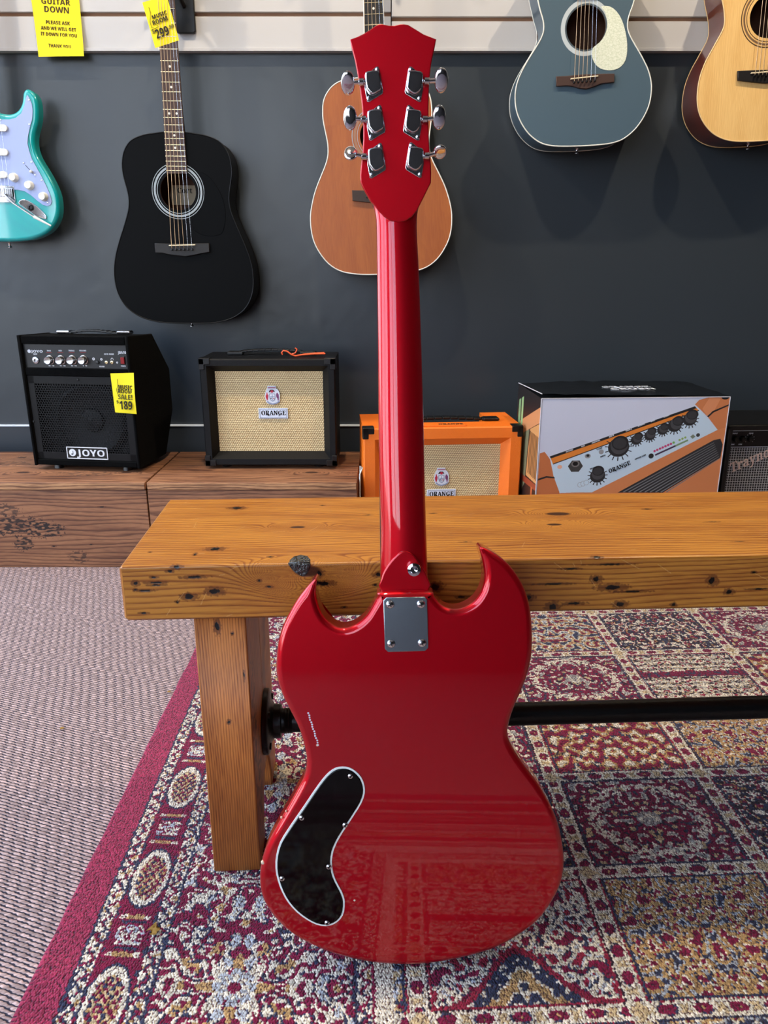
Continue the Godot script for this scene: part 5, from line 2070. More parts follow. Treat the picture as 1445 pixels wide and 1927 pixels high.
	fill_poly(im, ring_pts(B.call(330, 750), 14, 14), Color8(40, 40, 40))
	fill_poly(im, ring_pts(B.call(778, 550), 10, 10), Color8(60, 60, 60))
	fill_poly(im, [B.call(365, 735), B.call(680, 592), B.call(684, 606), B.call(372, 748)], Color8(60, 44, 72))
	fill_poly(im, [B.call(560, 646), B.call(680, 592), B.call(684, 606), B.call(566, 660)], Color8(120, 150, 110))
	for k in 8:
		fill_poly(im, ring_pts(B.call(363 + 26 * k, 703 - 11.5 * k), 6.5, 6.5, 12), Color8(196, 60, 110) if k < 7 else Color8(110, 170, 80))
	for k in 3:
		fill_poly(im, ring_pts(B.call(602 + 27 * k, 597 - 11.5 * k), 6, 6, 12), Color8(140, 170, 90))
	fill_poly(im, ring_pts(B.call(728, 565), 14, 12, 4), Color8(120, 130, 110))
	for k in 3:
		fill_poly(im, ring_pts(A.call(835 + 40 * k, 1390 - 14 * k), 14, 15), Color8(150, 150, 150))
		fill_poly(im, ring_pts(A.call(835 + 40 * k, 1390 - 14 * k), 12, 13), Color8(200, 218, 230))
	var fm := mat(Color.WHITE, 0.45)
	fm.albedo_texture = ImageTexture.create_from_image(im)
	# side print: a room with wood and shelves
	var sd := Image.create(256, 464, false, Image.FORMAT_RGB8)
	sd.fill(Color8(40, 26, 22))
	fill_poly(sd, [Vector2(0, 0), Vector2(256, 0), Vector2(256, 60), Vector2(0, 120)], Color8(30, 28, 28))
	fill_poly(sd, [Vector2(0, 110), Vector2(256, 20), Vector2(256, 60), Vector2(0, 150)], Color8(206, 140, 92))
	fill_poly(sd, [Vector2(0, 150), Vector2(150, 98), Vector2(130, 250), Vector2(0, 360)], Color8(120, 122, 92))
	fill_poly(sd, [Vector2(160, 95), Vector2(256, 62), Vector2(256, 220), Vector2(140, 225)], Color8(206, 150, 92))
	for k in 7:
		fill_poly(sd, [Vector2(160 + k * 14, 100), Vector2(168 + k * 14, 100), Vector2(166 + k * 14, 210), Vector2(158 + k * 14, 214)], Color8(90, 60, 30))
	fill_poly(sd, [Vector2(70, 235), Vector2(256, 222), Vector2(256, 238), Vector2(60, 254)], Color8(150, 66, 40))
	fill_poly(sd, [Vector2(20, 40), Vector2(40, 34), Vector2(40, 110), Vector2(14, 120)], Color8(130, 170, 120))
	fill_poly(sd, [Vector2(52, 30), Vector2(70, 24), Vector2(70, 100), Vector2(50, 108)], Color8(150, 190, 130))
	fill_poly(sd, [Vector2(200, 240), Vector2(216, 238), Vector2(196, 464), Vector2(180, 464)], Color8(186, 96, 52))
	var sm := mat(Color.WHITE, 0.45)
	sm.albedo_texture = ImageTexture.create_from_image(sd)
	var mb := MB.new()
	mb.face(Vector3(0, 0, 0), Vector3(w, 0, 0), Vector3(w, h, 0), Vector3(0, h, 0))
	put("front_panel", mb, fm, o)
	mb = MB.new()
	mb.face(Vector3(0, 0, -d), Vector3(0, 0, 0), Vector3(0, h, 0), Vector3(0, h, -d))
	put("side_panel", mb, sm, o)
	mb = MB.new()
	mb.face(Vector3(w, 0, 0), Vector3(w, 0, -d), Vector3(w, h, -d), Vector3(w, h, 0))
	put("side_panel", mb, sm, o)
	mb = MB.new()
	mb.face(Vector3(w, 0, -d), Vector3(0, 0, -d), Vector3(0, h, -d), Vector3(w, h, -d))
	mb.face(Vector3(0, 0, -d), Vector3(w, 0, -d), Vector3(w, 0, 0), Vector3(0, 0, 0))
	var lidm := mat(Color(0.025, 0.025, 0.028), 0.22)
	put("back_panel", mb, lidm, o)
	# lid: two flaps, the front one lifted a little at its free end
	mb = MB.new()
	var rows := []
	var bend := noise(3.0, 6, 2)
	for j in 9:
		var row := PackedVector3Array()
		for i in 17:
			var fx := i / 16.0
			var fz := j / 8.0
			var lift := 0.0015 + 0.010 * (1.0 - fx) * pow(1.0 - fz, 1.5) + 0.003 * bend.get_noise_2d(fx * 4.0, fz * 3.0) + 0.004 * sin(PI * fx) * fz
			row.append(Vector3(fx * w, h + lift, -fz * d))
		rows.append(row)
	mb.grid(rows)
	put("lid_flap", mb, lidm, o)
	mb = MB.new()
	mface(mb, Vector3(0, h - 0.004, 0), Vector3(w, h - 0.004, 0), Vector3(w, h - 0.004, -d), Vector3(0, h - 0.004, -d))
	put("inner_flap", mb, M.black_ink, o)
	var lt := T(Vector3(0.255, h + 0.0075, -0.130), Vector3(-PI / 2, 0, 0))
	logo(o, lt, 0.125, M.white_ink)
	txt(o, "CRUSH", 0.020, M.white_ink, T(Vector3(0.262, h + 0.0075, -0.095), Vector3(-PI / 2, 0, 0)), false, 1.0, "lettering", 0.115)
	# worn white edges of the card
	mb = MB.new()
	mb.tube([Vector3(0, 0.0, 0), Vector3(0, h, 0)], 0.0014, 6)
	mb.tube([Vector3(w, 0.0, 0), Vector3(w, h, 0)], 0.0012, 6)
	mb.tube([Vector3(0, h, 0), Vector3(w, h, 0)], 0.0011, 6)
	mb.tube([Vector3(0, h + 0.0115, 0), Vector3(0, h + 0.0015, -d)], 0.0012, 6)
	put("card_edges", mb, mat(Color(0.78, 0.78, 0.80), 0.7), o).set_meta("kind", "stuff")
	# printed words
	var slope := 0.36
	for e in [["PHONES", 697, 952, 0.0034, 0], ["AUX", 873, 890, 0.0034, 0], ["CHANNEL", 1040, 832, 0.0034, 0], ["DIRTY", 1242, 760, 0.0034, 0]]:
		var q := loc(bt, 970 + 0.14533 * e[1], 710 + 0.14533 * e[2])
		txt(o, e[0], e[3], M.white_ink, T(Vector3(q.x, q.y, 0.0004), Vector3(0, 0, slope)))
	for e in [["TREBLE", 115, 502], ["MIDDLE", 235, 455], ["BASS", 345, 415], ["CLEAN", 475, 370]]:
		var q := loc(bt, 1160 + 0.19723 * e[1], 710 + 0.19723 * e[2])
		txt(o, e[0], 0.0034, M.white_ink, T(Vector3(q.x, q.y, 0.0004), Vector3(0, 0, slope)))
	for e in [["REVERB", 1005, 1175], ["CLEAN", 1085, 923], ["DIRTY", 1130, 1020]]:
		var q := loc(bt, 970 + 0.14533 * e[1], 710 + 0.14533 * e[2])
		txt(o, e[0], 0.0034, M.black_ink, T(Vector3(q.x, q.y, 0.0004), Vector3(0, 0, 0.33)))
	var qa := loc(bt, 1165, 879)
	logo(o, T(Vector3(qa.x, qa.y, 0.0004), Vector3(0, 0, 0.40)), 0.057, M.black_ink)
	qa = loc(bt, 1205, 860)
	txt(o, "CRUSH 35RT", 0.0034, M.black_ink, T(Vector3(qa.x, qa.y, 0.0004), Vector3(0, 0, 0.40)), true)

# ---------------------------------------------------------------- guitars on the wall
func frame_of(ax: float, ay: float, bx: float, by: float, z: float, up: float) -> Transform3D:
	# axes of a hanging guitar: y along the neck, z out of its face, origin `up` metres above pixel a
	var a := at_z(ax, ay, z)
	var b := at_z(bx, by, z)
	var y := (a - b).normalized()
	var x := y.cross(Vector3.BACK).normalized()
	return Transform3D(Basis(x, y, Vector3.BACK), a + y * up)

func build_wall_guitars() -> void:
	var dread := [[0.0, 0.027], [0.0028, 0.052], [0.0077, 0.084], [0.0192, 0.115], [0.0374, 0.1337], [0.0602, 0.1442], [0.0876, 0.1482], [0.1151, 0.1457], [0.1429, 0.1397], [0.1709, 0.1372], [0.1992, 0.1422], [0.2374, 0.1568], [0.276, 0.1731], [0.315, 0.1871], [0.3544, 0.1949], [0.3942, 0.1945], [0.4292, 0.1848], [0.4594, 0.164], [0.4819, 0.1291], [0.4942, 0.0827], [0.4972, 0.0301]]
	var amber := [[0.0, 0.030], [0.001, 0.0599], [0.0050, 0.0907], [0.0163, 0.1146], [0.0337, 0.1316], [0.0541, 0.1417], [0.0801, 0.1448], [0.0987, 0.1444], [0.1255, 0.1402], [0.1553, 0.1358], [0.1824, 0.1370], [0.2067, 0.1451], [0.2337, 0.1588], [0.2692, 0.1761], [0.3025, 0.1874], [0.3334, 0.194], [0.3677, 0.1947], [0.3997, 0.1892], [0.4294, 0.1757], [0.4596, 0.1527], [0.48, 0.1228], [0.4897, 0.086], [0.4940, 0.0395]]
	var blue := [[0.0, 0.03], [0.003, 0.06], [0.014, 0.096], [0.036, 0.121], [0.066, 0.1335], [0.098, 0.1330], [0.130, 0.1245], [0.153, 0.1180], [0.177, 0.1096], [0.1976, 0.1078], [0.217, 0.1142], [0.2413, 0.1300], [0.270, 0.1500], [0.300, 0.1675], [0.328, 0.1772], [0.354, 0.1793], [0.380, 0.1760], [0.404, 0.1670], [0.428, 0.1520], [0.447, 0.1340], [0.4625, 0.1110], [0.470, 0.0880], [0.4735, 0.0600], [0.4750, 0.0200]]
	var pale := [[0.0, 0.03], [0.003, 0.06], [0.014, 0.096], [0.036, 0.121], [0.066, 0.1335], [0.098, 0.1335], [0.118, 0.1290], [0.1345, 0.1237], [0.1525, 0.1180], [0.1705, 0.1144], [0.1867, 0.1129], [0.2010, 0.1158], [0.2152, 0.1227], [0.2312, 0.1317], [0.2490, 0.1415], [0.2670, 0.1514], [0.2852, 0.1593], [0.3035, 0.1651], [0.3239, 0.1687], [0.3465, 0.1700], [0.3693, 0.1682], [0.3906, 0.1623], [0.4102, 0.1523], [0.4282, 0.1381], [0.4446, 0.1196], [0.4574, 0.0951], [0.4649, 0.0666], [0.4678, 0.0279]]
	var satin_black := mat(Color(0.010, 0.011, 0.013), 0.5, 0.0, 0.2)
	var black_edge := mat(Color(0.010, 0.010, 0.011), 0.4, 0.0, 0.35)
	var amber_top := wood_mat(wood(512, 512, 0.42, 0.42, Color(0.64, 0.36, 0.15), Color(0.52, 0.255, 0.095), 420.0, 120, [], [], [], []), 0.45, 0.0)
	var amber_side := mat(Color(0.30, 0.14, 0.07), 0.4)
	var blue_top := mat(rgb8(70, 91, 104), 0.45)
	var blue_side := mat(rgb8(70, 91, 104), 0.28)
	var spruce := wood_mat(wood(512, 512, 0.42, 0.42, Color(0.93, 0.77, 0.50), Color(0.83, 0.63, 0.36), 480.0, 130, [], [], [], []), 0.4, 0.0)
	var mahogany := mat(Color(0.36, 0.13, 0.075), 0.3)
	mahogany.clearcoat_enabled = true
	mahogany.clearcoat_roughness = 0.12
	M.inside = mat(Color(0.33, 0.19, 0.11), 0.7)
	var pearl := pearl_material()
	var white_edge := mat(Color(0.88, 0.88, 0.84), 0.35)
	var grey_edge := mat(rgb8(148, 158, 164), 0.35)
	var group := "acoustic guitars hanging on the wall"
	acoustic({"label": "matte black dreadnought acoustic guitar with a yellow price tag under its strings", "t": frame_of(328.7, 249.1, 351.9, 607.9, GUITAR_Z, 0.0), "prof": dread, "depth": 0.112, "top": satin_black, "side": black_edge, "edge": black_edge, "hole": [333.9, 359.8], "hr": 0.0487, "rings": [[0.0700, 0.0716, grey_edge], [0.0610, 0.0662, grey_edge], [0.0560, 0.0577, grey_edge]], "bridge": [430, 1062, 545, 1066, 800, 1064, 905, 1062, 911, 1140, 840, 1152, 780, 1166, 700, 1178, 620, 1170, 545, 1160, 500, 1148, 437, 1145], "crop": [200, 230, 0.2145], "saddle": [548, 1082, 782, 1076], "pins": [577, 1118, 754, 1116], "guard": [815, 440, 870, 455, 930, 510, 985, 590, 1025, 680, 1045, 780, 1043, 880, 1020, 965, 985, 990, 920, 1000, 850, 990, 790, 960, 755, 905, 748, 850, 795, 800, 838, 735, 857, 660, 858, 580, 842, 500], "guard_m": mat(Color(0.006, 0.006, 0.007), 0.42, 0.0, 0.18), "bridge_m": mat(Color(0.085, 0.075, 0.07), 0.6), "board": M.rosewood, "fw": [0.0430, 0.0565], "joint": 0.356, "board_end": 0.102, "bound": null, "paper": [690, 640, "Cort"], "neck_m": black_edge, "turn": true}, group)
	acoustic({"label": "amber brown acoustic guitar with white edging, partly hidden behind the red headstock", "t": frame_of(707.4, 145.2, 720.9, 516.6, GUITAR_Z, 0.0), "prof": amber, "depth": 0.112, "top": amber_top, "side": amber_side, "edge": white_edge, "hole": [712.0, 256.0], "hr": 0.0490, "rings": [[0.0690, 0.0712, grey_edge], [0.0600, 0.0660, mat(rgb8(150, 110, 84), 0.4)], [0.0555, 0.0570, grey_edge]], "bridge": [445, 1100, 530, 1102, 880, 1102, 960, 1100, 960, 1195, 880, 1205, 800, 1214, 704, 1220, 610, 1214, 540, 1206, 450, 1195], "crop": [570, 130, 0.2076], "saddle": [575, 1130, 835, 1126], "pins": [580, 1160, 828, 1158], "guard": null, "guard_m": null, "bridge_m": mat(Color(0.20, 0.14, 0.11), 0.6), "board": M.ebony, "fw": [0.0430, 0.0565], "joint": 0.356, "board_end": 0.102, "bound": white_edge, "paper": null, "neck_m": amber_side, "turn": true}, group)
	acoustic({"label": "slate blue acoustic guitar with a pearly white pickguard and pale edging", "t": frame_of(1103.6, 0.0, 1093.7, 274.8, GUITAR_Z, 0.135), "prof": blue, "depth": 0.100, "top": blue_top, "side": blue_side, "edge": white_edge, "hole": [1104.0, 52.0], "hr": 0.0505, "rings": [[0.0545, 0.0650, mat(rgb8(186, 196, 200), 0.25)], [0.0505, 0.0545, mat(rgb8(70, 82, 90), 0.4)]], "bridge": [442, 748, 555, 742, 700, 728, 870, 722, 1005, 720, 1003, 805, 880, 818, 800, 850, 735, 870, 670, 865, 600, 845, 550, 838, 442, 842], "crop": [960, 0, 0.1938], "saddle": [585, 767, 856, 738], "pins": [620, 801, 820, 786], "guard": [880, 65, 960, 62, 1030, 110, 1085, 200, 1120, 320, 1135, 430, 1130, 540, 1100, 620, 1040, 670, 960, 685, 880, 670, 825, 625, 795, 560, 795, 490, 812, 455, 870, 410, 915, 345, 938, 270, 938, 190, 915, 115], "guard_m": pearl, "bridge_m": M.rosewood, "board": M.rosewood, "fw": [0.0430, 0.0560], "joint": 0.352, "board_end": 0.131, "bound": white_edge, "paper": null, "neck_m": blue_side, "turn": true}, group)
	acoustic({"label": "natural spruce-topped acoustic guitar with dark mahogany sides", "t": frame_of(1450.0, 0.0, 1425.0, 266.1, GUITAR_Z, 0.140), "prof": pale, "depth": 0.112, "top": spruce, "side": mahogany, "edge": mat(rgb8(230, 196, 140), 0.35), "hole": [1446.0, 31.0], "hr": 0.0490, "rings": [[0.0690, 0.0712, mat(rgb8(70, 50, 36), 0.4)], [0.0610, 0.0655, mat(rgb8(120, 92, 66), 0.4)], [0.0560, 0.0575, mat(rgb8(70, 50, 36), 0.4)]], "bridge": [770, 895, 945, 885, 1130, 880, 1290, 885, 1462, 882, 1460, 1002, 1330, 1015, 1220, 1040, 1115, 1050, 1010, 1042, 905, 1030, 772, 1012], "crop": [1270, 0, 0.1505], "saddle": [950, 915, 1282, 890], "pins": [995, 950, 1235, 946], "guard": null, "guard_m": null, "bridge_m": mat(Color(0.06, 0.05, 0.05), 0.5), "board": M.ebony, "fw": [0.0430, 0.0560], "joint": 0.352, "board_end": 0.128, "bound": null, "paper": null, "neck_m": mahogany, "turn": true}, group)
	build_teal_guitar()

func pearl_material() -> StandardMaterial3D:
	var n := 256
	var px := PackedByteArray()
	px.resize(n * n * 3)
	var a := noise(0.06, 71, 3)
	var b := noise(0.12, 72, 2)
	for y in n:
		for x in n:
			var t := clampf(0.35 + 0.9 * a.get_noise_2d(x, y * 1.4), 0.0, 1.0)
			if b.get_noise_2d(x * 1.3, y) > 0.36:
				t = 1.0
			var q := (y * n + x) * 3
			px[q] = int(lerpf(206, 234, t))
			px[q + 1] = int(lerpf(214, 238, t))
			px[q + 2] = int(lerpf(190, 222, t))
	var m := mat(Color.WHITE, 0.2)
	m.albedo_texture = image_texture(n, n, px)
	m.uv1_scale = Vector3(8, 8, 1)
	return m

func mirrored(prof: Array) -> PackedVector2Array:
	var half := PackedVector2Array()
	for p in prof:
		half.append(Vector2(p[1], -p[0]))
	var all := PackedVector2Array()
	for p in half:
		all.append(p)
	for i in range(half.size() - 1, -1, -1):
		all.append(Vector2(-half[i].x, half[i].y))
	return smooth(ccw(all), 3)

func acoustic(d: Dictionary, group: String) -> void:
	var t: Transform3D = d.t
	var o := thing("acoustic_guitar", d.label, "guitar", t, group)
	var out := mirrored(d.prof)
	var depth: float = d.depth
	var L: float = d.prof[d.prof.size() - 1][0]
	# sides
	var mb := MB.new()
	var rows := []
	for z in [-depth, -depth + 0.002, -0.002, 0.0]:
		var row := PackedVector3Array()
		for p in out:
			# the body gets shallower towards the neck
			var zz: float = z if z > -0.01 else z * lerpf(0.86, 1.0, clampf(-p.y / L, 0, 1))
			row.append(Vector3(p.x, p.y, zz))
		rows.append(row)
	mb.grid(rows, uvs_for(4, out.size()), false, true)
	put("sides", mb, d.side, o)
	mb = MB.new()
	mb.flat(out, 0.0, false)
	for i in mb.v.size():
		mb.v[i].z = -depth * lerpf(0.86, 1.0, clampf(-mb.v[i].y / L, 0, 1))
	put("back", mb, d.side, o)
	# soundboard with its hole (outline and hole joined by a hair-thin slit)
	var hc := loc(t, d.hole[0], d.hole[1])
	hc.x *= 0.35
	var ring := PackedVector2Array()
	var top_i := 0
	for i in out.size():
		if out[i].y > out[top_i].y or (absf(out[i].y - out[top_i].y) < 1e-6 and absf(out[i].x) < absf(out[top_i].x)):
			top_i = i
	for i in out.size():
		ring.append(out[(top_i + i) % out.size()])
	ring.append(ring[0] + Vector2(0.0001, 0))
	for i in 41:
		var a := PI / 2 - TAU * i / 40.0
		ring.append(hc + Vector2(cos(a), sin(a)) * d.hr + (Vector2(0.0001, 0) if i == 0 else Vector2.ZERO))
	mb = MB.new()
	mb.flat(ring, 0.0005, true, Transform3D.IDENTITY, 1.0)
	for i in mb.uv.size():      # grain along the guitar
		mb.uv[i] = Vector2(0.2 + mb.v[i].y / 0.55, 0.5 + mb.v[i].x / 0.42)
	put("soundboard", mb, d.top, o)
	mb = MB.new()
	mb.lathe([Vector2(d.hr, -0.003), Vector2(d.hr, 0.0005)], 40, T(Vector3(hc.x, hc.y, 0), Vector3(PI / 2, 0, 0)))
	put("hole_rim", mb, M.inside, o)
	mb = MB.new()
	mb.box(Vector3(hc.x, hc.y, -depth * 0.9 + 0.004), Vector3(0.22, 0.22, 0.003), 0.0)
	mb.box(Vector3(hc.x, hc.y - 0.11, -depth / 2), Vector3(0.20, 0.003, depth * 0.82), 0.0)
	mb.box(Vector3(hc.x, hc.y + 0.11, -depth / 2), Vector3(0.20, 0.003, depth * 0.82), 0.0)
	put("inner_lining", mb, M.inside, o)
	if d.paper != null:
		var q := loc(t, d.crop[0] + d.crop[2] * d.paper[0], d.crop[1] + d.crop[2] * d.paper[1], -depth * 0.9 + 0.006)
		mb = MB.new()
		mb.slab(PackedVector2Array([Vector2(q.x - 0.038, q.y - 0.026), Vector2(q.x + 0.038, q.y - 0.026), Vector2(q.x + 0.042, q.y), Vector2(q.x + 0.036, q.y + 0.026), Vector2(q.x - 0.036, q.y + 0.026), Vector2(q.x - 0.042, q.y)]), -depth * 0.9 + 0.0055, -depth * 0.9 + 0.006, 0.0, 1)
		put("paper_label", mb, mat(rgb8(196, 178, 150), 0.8), o)
		txt(o, d.paper[2], 0.014, M.black_ink, T(Vector3(q.x, q.y + 0.012, -depth * 0.9 + 0.0062)), true)
	for r in d.rings:
		mb = MB.new()
		mb.lathe([Vector2(r[1], 0.0003), Vector2(r[1], 0.0009), Vector2(r[0], 0.0009), Vector2(r[0], 0.0003)], 56, T(Vector3(hc.x, hc.y, 0), Vector3(PI / 2, 0, 0)))
		put("rosette_ring", mb, r[2], o)
	# edging
	for z in [0.0, -1.0]:
		var pts := []
		for p in out:
			pts.append(Vector3(p.x, p.y, 0.0 if z == 0.0 else -depth * lerpf(0.86, 1.0, clampf(-p.y / L, 0, 1))))
		mb = MB.new()
		mb.tube(pts, 0.0017 if z == 0.0 else 0.0012, 6, 1.0, true)
		put("edging", mb, d.edge, o)
	# pickguard
	if d.guard != null:
		mb = MB.new()
		mb.slab(smooth(ccw(loc_list(t, d.guard, d.crop[0], d.crop[1], d.crop[2])), 2), 0.0005, 0.0016, 0.0004, 1)
		put("pickguard", mb, d.guard_m, o)
	# bridge, saddle, pins
	var bp := ccw(loc_list(t, d.bridge, d.crop[0], d.crop[1], d.crop[2]))
	mb = MB.new()
	mb.slab(bp, 0.0005, 0.0085, 0.0018, 2)
	put("bridge", mb, d.bridge_m, o)
	var s0 := loc(t, d.crop[0] + d.crop[2] * d.saddle[0], d.crop[1] + d.crop[2] * d.saddle[1], 0.0105)
	var s1 := loc(t, d.crop[0] + d.crop[2] * d.saddle[2], d.crop[1] + d.crop[2] * d.saddle[3], 0.0105)
	mb = MB.new()
	mb.box(Vector3.ZERO, Vector3(s0.distance_to(s1), 0.0032, 0.005), 0.0012, T(Vector3((s0.x + s1.x) / 2, (s0.y + s1.y) / 2, 0.0098), Vector3(0, 0, (s1 - s0).angle())))
	put("saddle", mb, M.ivory, o)
	var joint: float = d.joint
	var nut_y := joint
	var anchor := []
	for k in 6:
		var f := k / 5.0
		var q := loc(t, d.crop[0] + d.crop[2] * lerpf(d.pins[0], d.pins[2], f), d.crop[1] + d.crop[2] * lerpf(d.pins[1], d.pins[3], f), 0.010)
		anchor.append(q)
		mb = MB.new()
		mb.lathe([Vector2(0.0024, 0), Vector2(0.0024, 0.003), Vector2(0.0031, 0.0042), Vector2(0.0026, 0.0058), Vector2(0, 0.0064)], 12, T(Vector3(q.x, q.y, 0.0085), Vector3(PI / 2, 0, 0)))
		put("bridge_pin", mb, M.black_plastic if k >= 0 and d.edge != null else M.ivory, o)
	for k in 6:
		var q: Vector2 = anchor[k]
		var sx := q.x
		var sy := lerpf(s0.y, s1.y, k / 5.0)
		var nx := (k - 2.5) * 0.0070
		mb = MB.new()
		mb.tube([Vector3(q.x, q.y, 0.010), Vector3(sx, sy, 0.0128), Vector3(nx, nut_y, 0.0080), Vector3(nx * 1.3, nut_y + 0.05, 0.001)], [0.00072, 0.00064, 0.00055, 0.00046, 0.00038, 0.00034][k], 6)
		put("string", mb, M.bronze if k < 4 else M.steel, o)
	# fretboard over the body, frets, dots
	var w0: float = d.fw[0] / 2
	var w1: float = d.fw[1] / 2
	var ye: float = -d.board_end
	mb = MB.new()
	mb.slab(PackedVector2Array([Vector2(-w1, ye), Vector2(w1, ye), Vector2(w0, nut_y), Vector2(-w0, nut_y)]), 0.0, 0.0062, 0.0008, 2)
	put("fretboard", mb, d.board, o)
	var scale_len := nut_y / (1.0 - pow(2.0, -14.0 / 12.0))
	var fr := 1
	while true:
		var y := nut_y - scale_len * (1.0 - pow(2.0, -fr / 12.0))
		if y < ye + 0.004 or fr > 21:
			break
		var hw := lerpf(w0, w1, (nut_y - y) / (nut_y - ye)) - 0.0002
		mb = MB.new()
		mb.box(Vector3(0, y, 0.0066), Vector3(hw * 2, 0.0021, 0.0014), 0.0005)
		put("fret", mb, M.brass, o)
		if fr in [3, 5, 7, 9, 12, 15, 17]:
			var yd := nut_y - scale_len * (1.0 - pow(2.0, -(fr - 0.5) / 12.0))
			for s in ([-0.010, 0.010] if fr == 12 else [0.0]):
				mb = MB.new()
				mb.lathe([Vector2(0.0030, 0), Vector2(0.0030, 0.0003), Vector2(0, 0.0003)], 14, T(Vector3(s, yd, 0.0062), Vector3(PI / 2, 0, 0)))
				put("fret_dot", mb, M.white_plastic, o)
		fr += 1
	if d.bound != null:
		for s in [-1, 1]:
			mb = MB.new()
			mb.tube([Vector3(s * w1, ye, 0.004), Vector3(s * w0, nut_y, 0.004)], 0.0021, 6)
			put("board_binding", mb, d.bound, o)
		mb = MB.new()
		mb.tube([Vector3(-w1, ye, 0.004), Vector3(w1, ye, 0.004)], 0.0021, 6)
		put("board_binding", mb, d.bound, o)
	# neck and head
	mb = MB.new()
	rows = []
	for k in 9:
		var y := lerpf(-0.004, nut_y + 0.012, k / 8.0)
		var hw := lerpf(w0, w1, clampf((nut_y - y) / (nut_y - ye), 0, 1)) * 0.98
		var deep := 0.021 if k > 0 else 0.06
		var row := PackedVector3Array()
		for s in 13:
			var a := PI + PI * s / 12.0
			row.append(Vector3(cos(a) * hw, y, sin(a) * deep))
		rows.append(row)
	mb.grid(rows)
	put("neck", mb, d.neck_m, o)
	mb = MB.new()
	var hd := PackedVector2Array([Vector2(-0.023, 0), Vector2(0.023, 0), Vector2(0.034, 0.03), Vector2(0.037, 0.165), Vector2(0.020, 0.178), Vector2(0, 0.172), Vector2(-0.020, 0.178), Vector2(-0.037, 0.165), Vector2(-0.034, 0.03)])
	var ht := T(Vector3(0, nut_y + 0.004, 0.004), Vector3(-0.21, 0, 0))
	mb.slab(ccw(hd), -0.015, 0.0, 0.001, 2, ht)
	put("headstock", mb, d.neck_m, o)
	mb = MB.new()
	mb.box(Vector3(0, nut_y + 0.002, 0.005), Vector3(w0 * 2, 0.005, 0.009), 0.001)
	put("nut", mb, M.ivory, o)
	for s in [-1, 1]:
		for k in 3:
			var tm := sub("tuning_machine", o, ht * T(Vector3(s * 0.022, 0.048 + k * 0.042, 0)))
			mb = MB.new()
			mb.lathe([Vector2(0.005, 0), Vector2(0.003, 0.003), Vector2(0.003, 0.018), Vector2(0, 0.019)], 12, T(Vector3.ZERO, Vector3(PI / 2, 0, 0)))
			put("post", mb, M.chrome, tm)
			mb = MB.new()
			mb.tube([Vector3(0, 0, -0.010), Vector3(s * 0.020, 0, -0.010)], 0.002, 8)
			mb.box(Vector3(s * 0.026, 0, -0.010), Vector3(0.012, 0.016, 0.005), 0.002)
			put("button", mb, M.chrome, tm)
	# strap pin at the bottom
	mb = MB.new()
	mb.lathe([Vector2(0.0052, 0.0), Vector2(0.0030, 0.003), Vector2(0.0028, 0.008), Vector2(0.0055, 0.011), Vector2(0.0055, 0.0125), Vector2(0, 0.0145)], 16, T(Vector3(0, -L, -depth * 0.5), Vector3(PI, 0, 0)))
	put("strap_pin", mb, M.chrome, o)
	hanger(o.transform * Vector3(0, nut_y + 0.006, -0.012), d.label, 0.0215 if d.paper != null else 0.0, -0.042 if d.paper != null else 0.0)

func hanger(p: Vector3, whose: String, dx := 0.0, dy := 0.0) -> void:
	var short := "black guitar hanger holding the " + " ".join(whose.split(" ").slice(0, 4))
	var o := thing("guitar_hanger", short, "hanger", T(Vector3(p.x, p.y, 0)), "guitar hangers on the slatwall")
	var zw := WALL_Z + 0.019
	var mb := MB.new()
	mb.slab(rounded(0.054, 0.125, 0.008, Vector2(dx, dy)), zw, zw + 0.012, 0.003, 3)
	put("plate", mb, M.black_plastic, o)
	mb = MB.new()
	mb.tube([Vector3(dx, dy, zw + 0.01), Vector3(dx * 0.5, dy * 0.3, (zw + p.z) * 0.5), Vector3(0, 0.0, p.z - 0.035)], 0.006, 10)
	put("arm", mb, M.black_iron, o)
	for s in [-1, 1]:
		mb = MB.new()
		mb.tube([Vector3(0, 0, p.z - 0.035), Vector3(s * 0.034, -0.002, p.z - 0.030), Vector3(s * 0.036, 0.0, p.z + 0.020), Vector3(s * 0.034, 0.008, p.z + 0.030)], 0.007, 10)
		put("yoke_prong", mb, M.black_plastic, o)

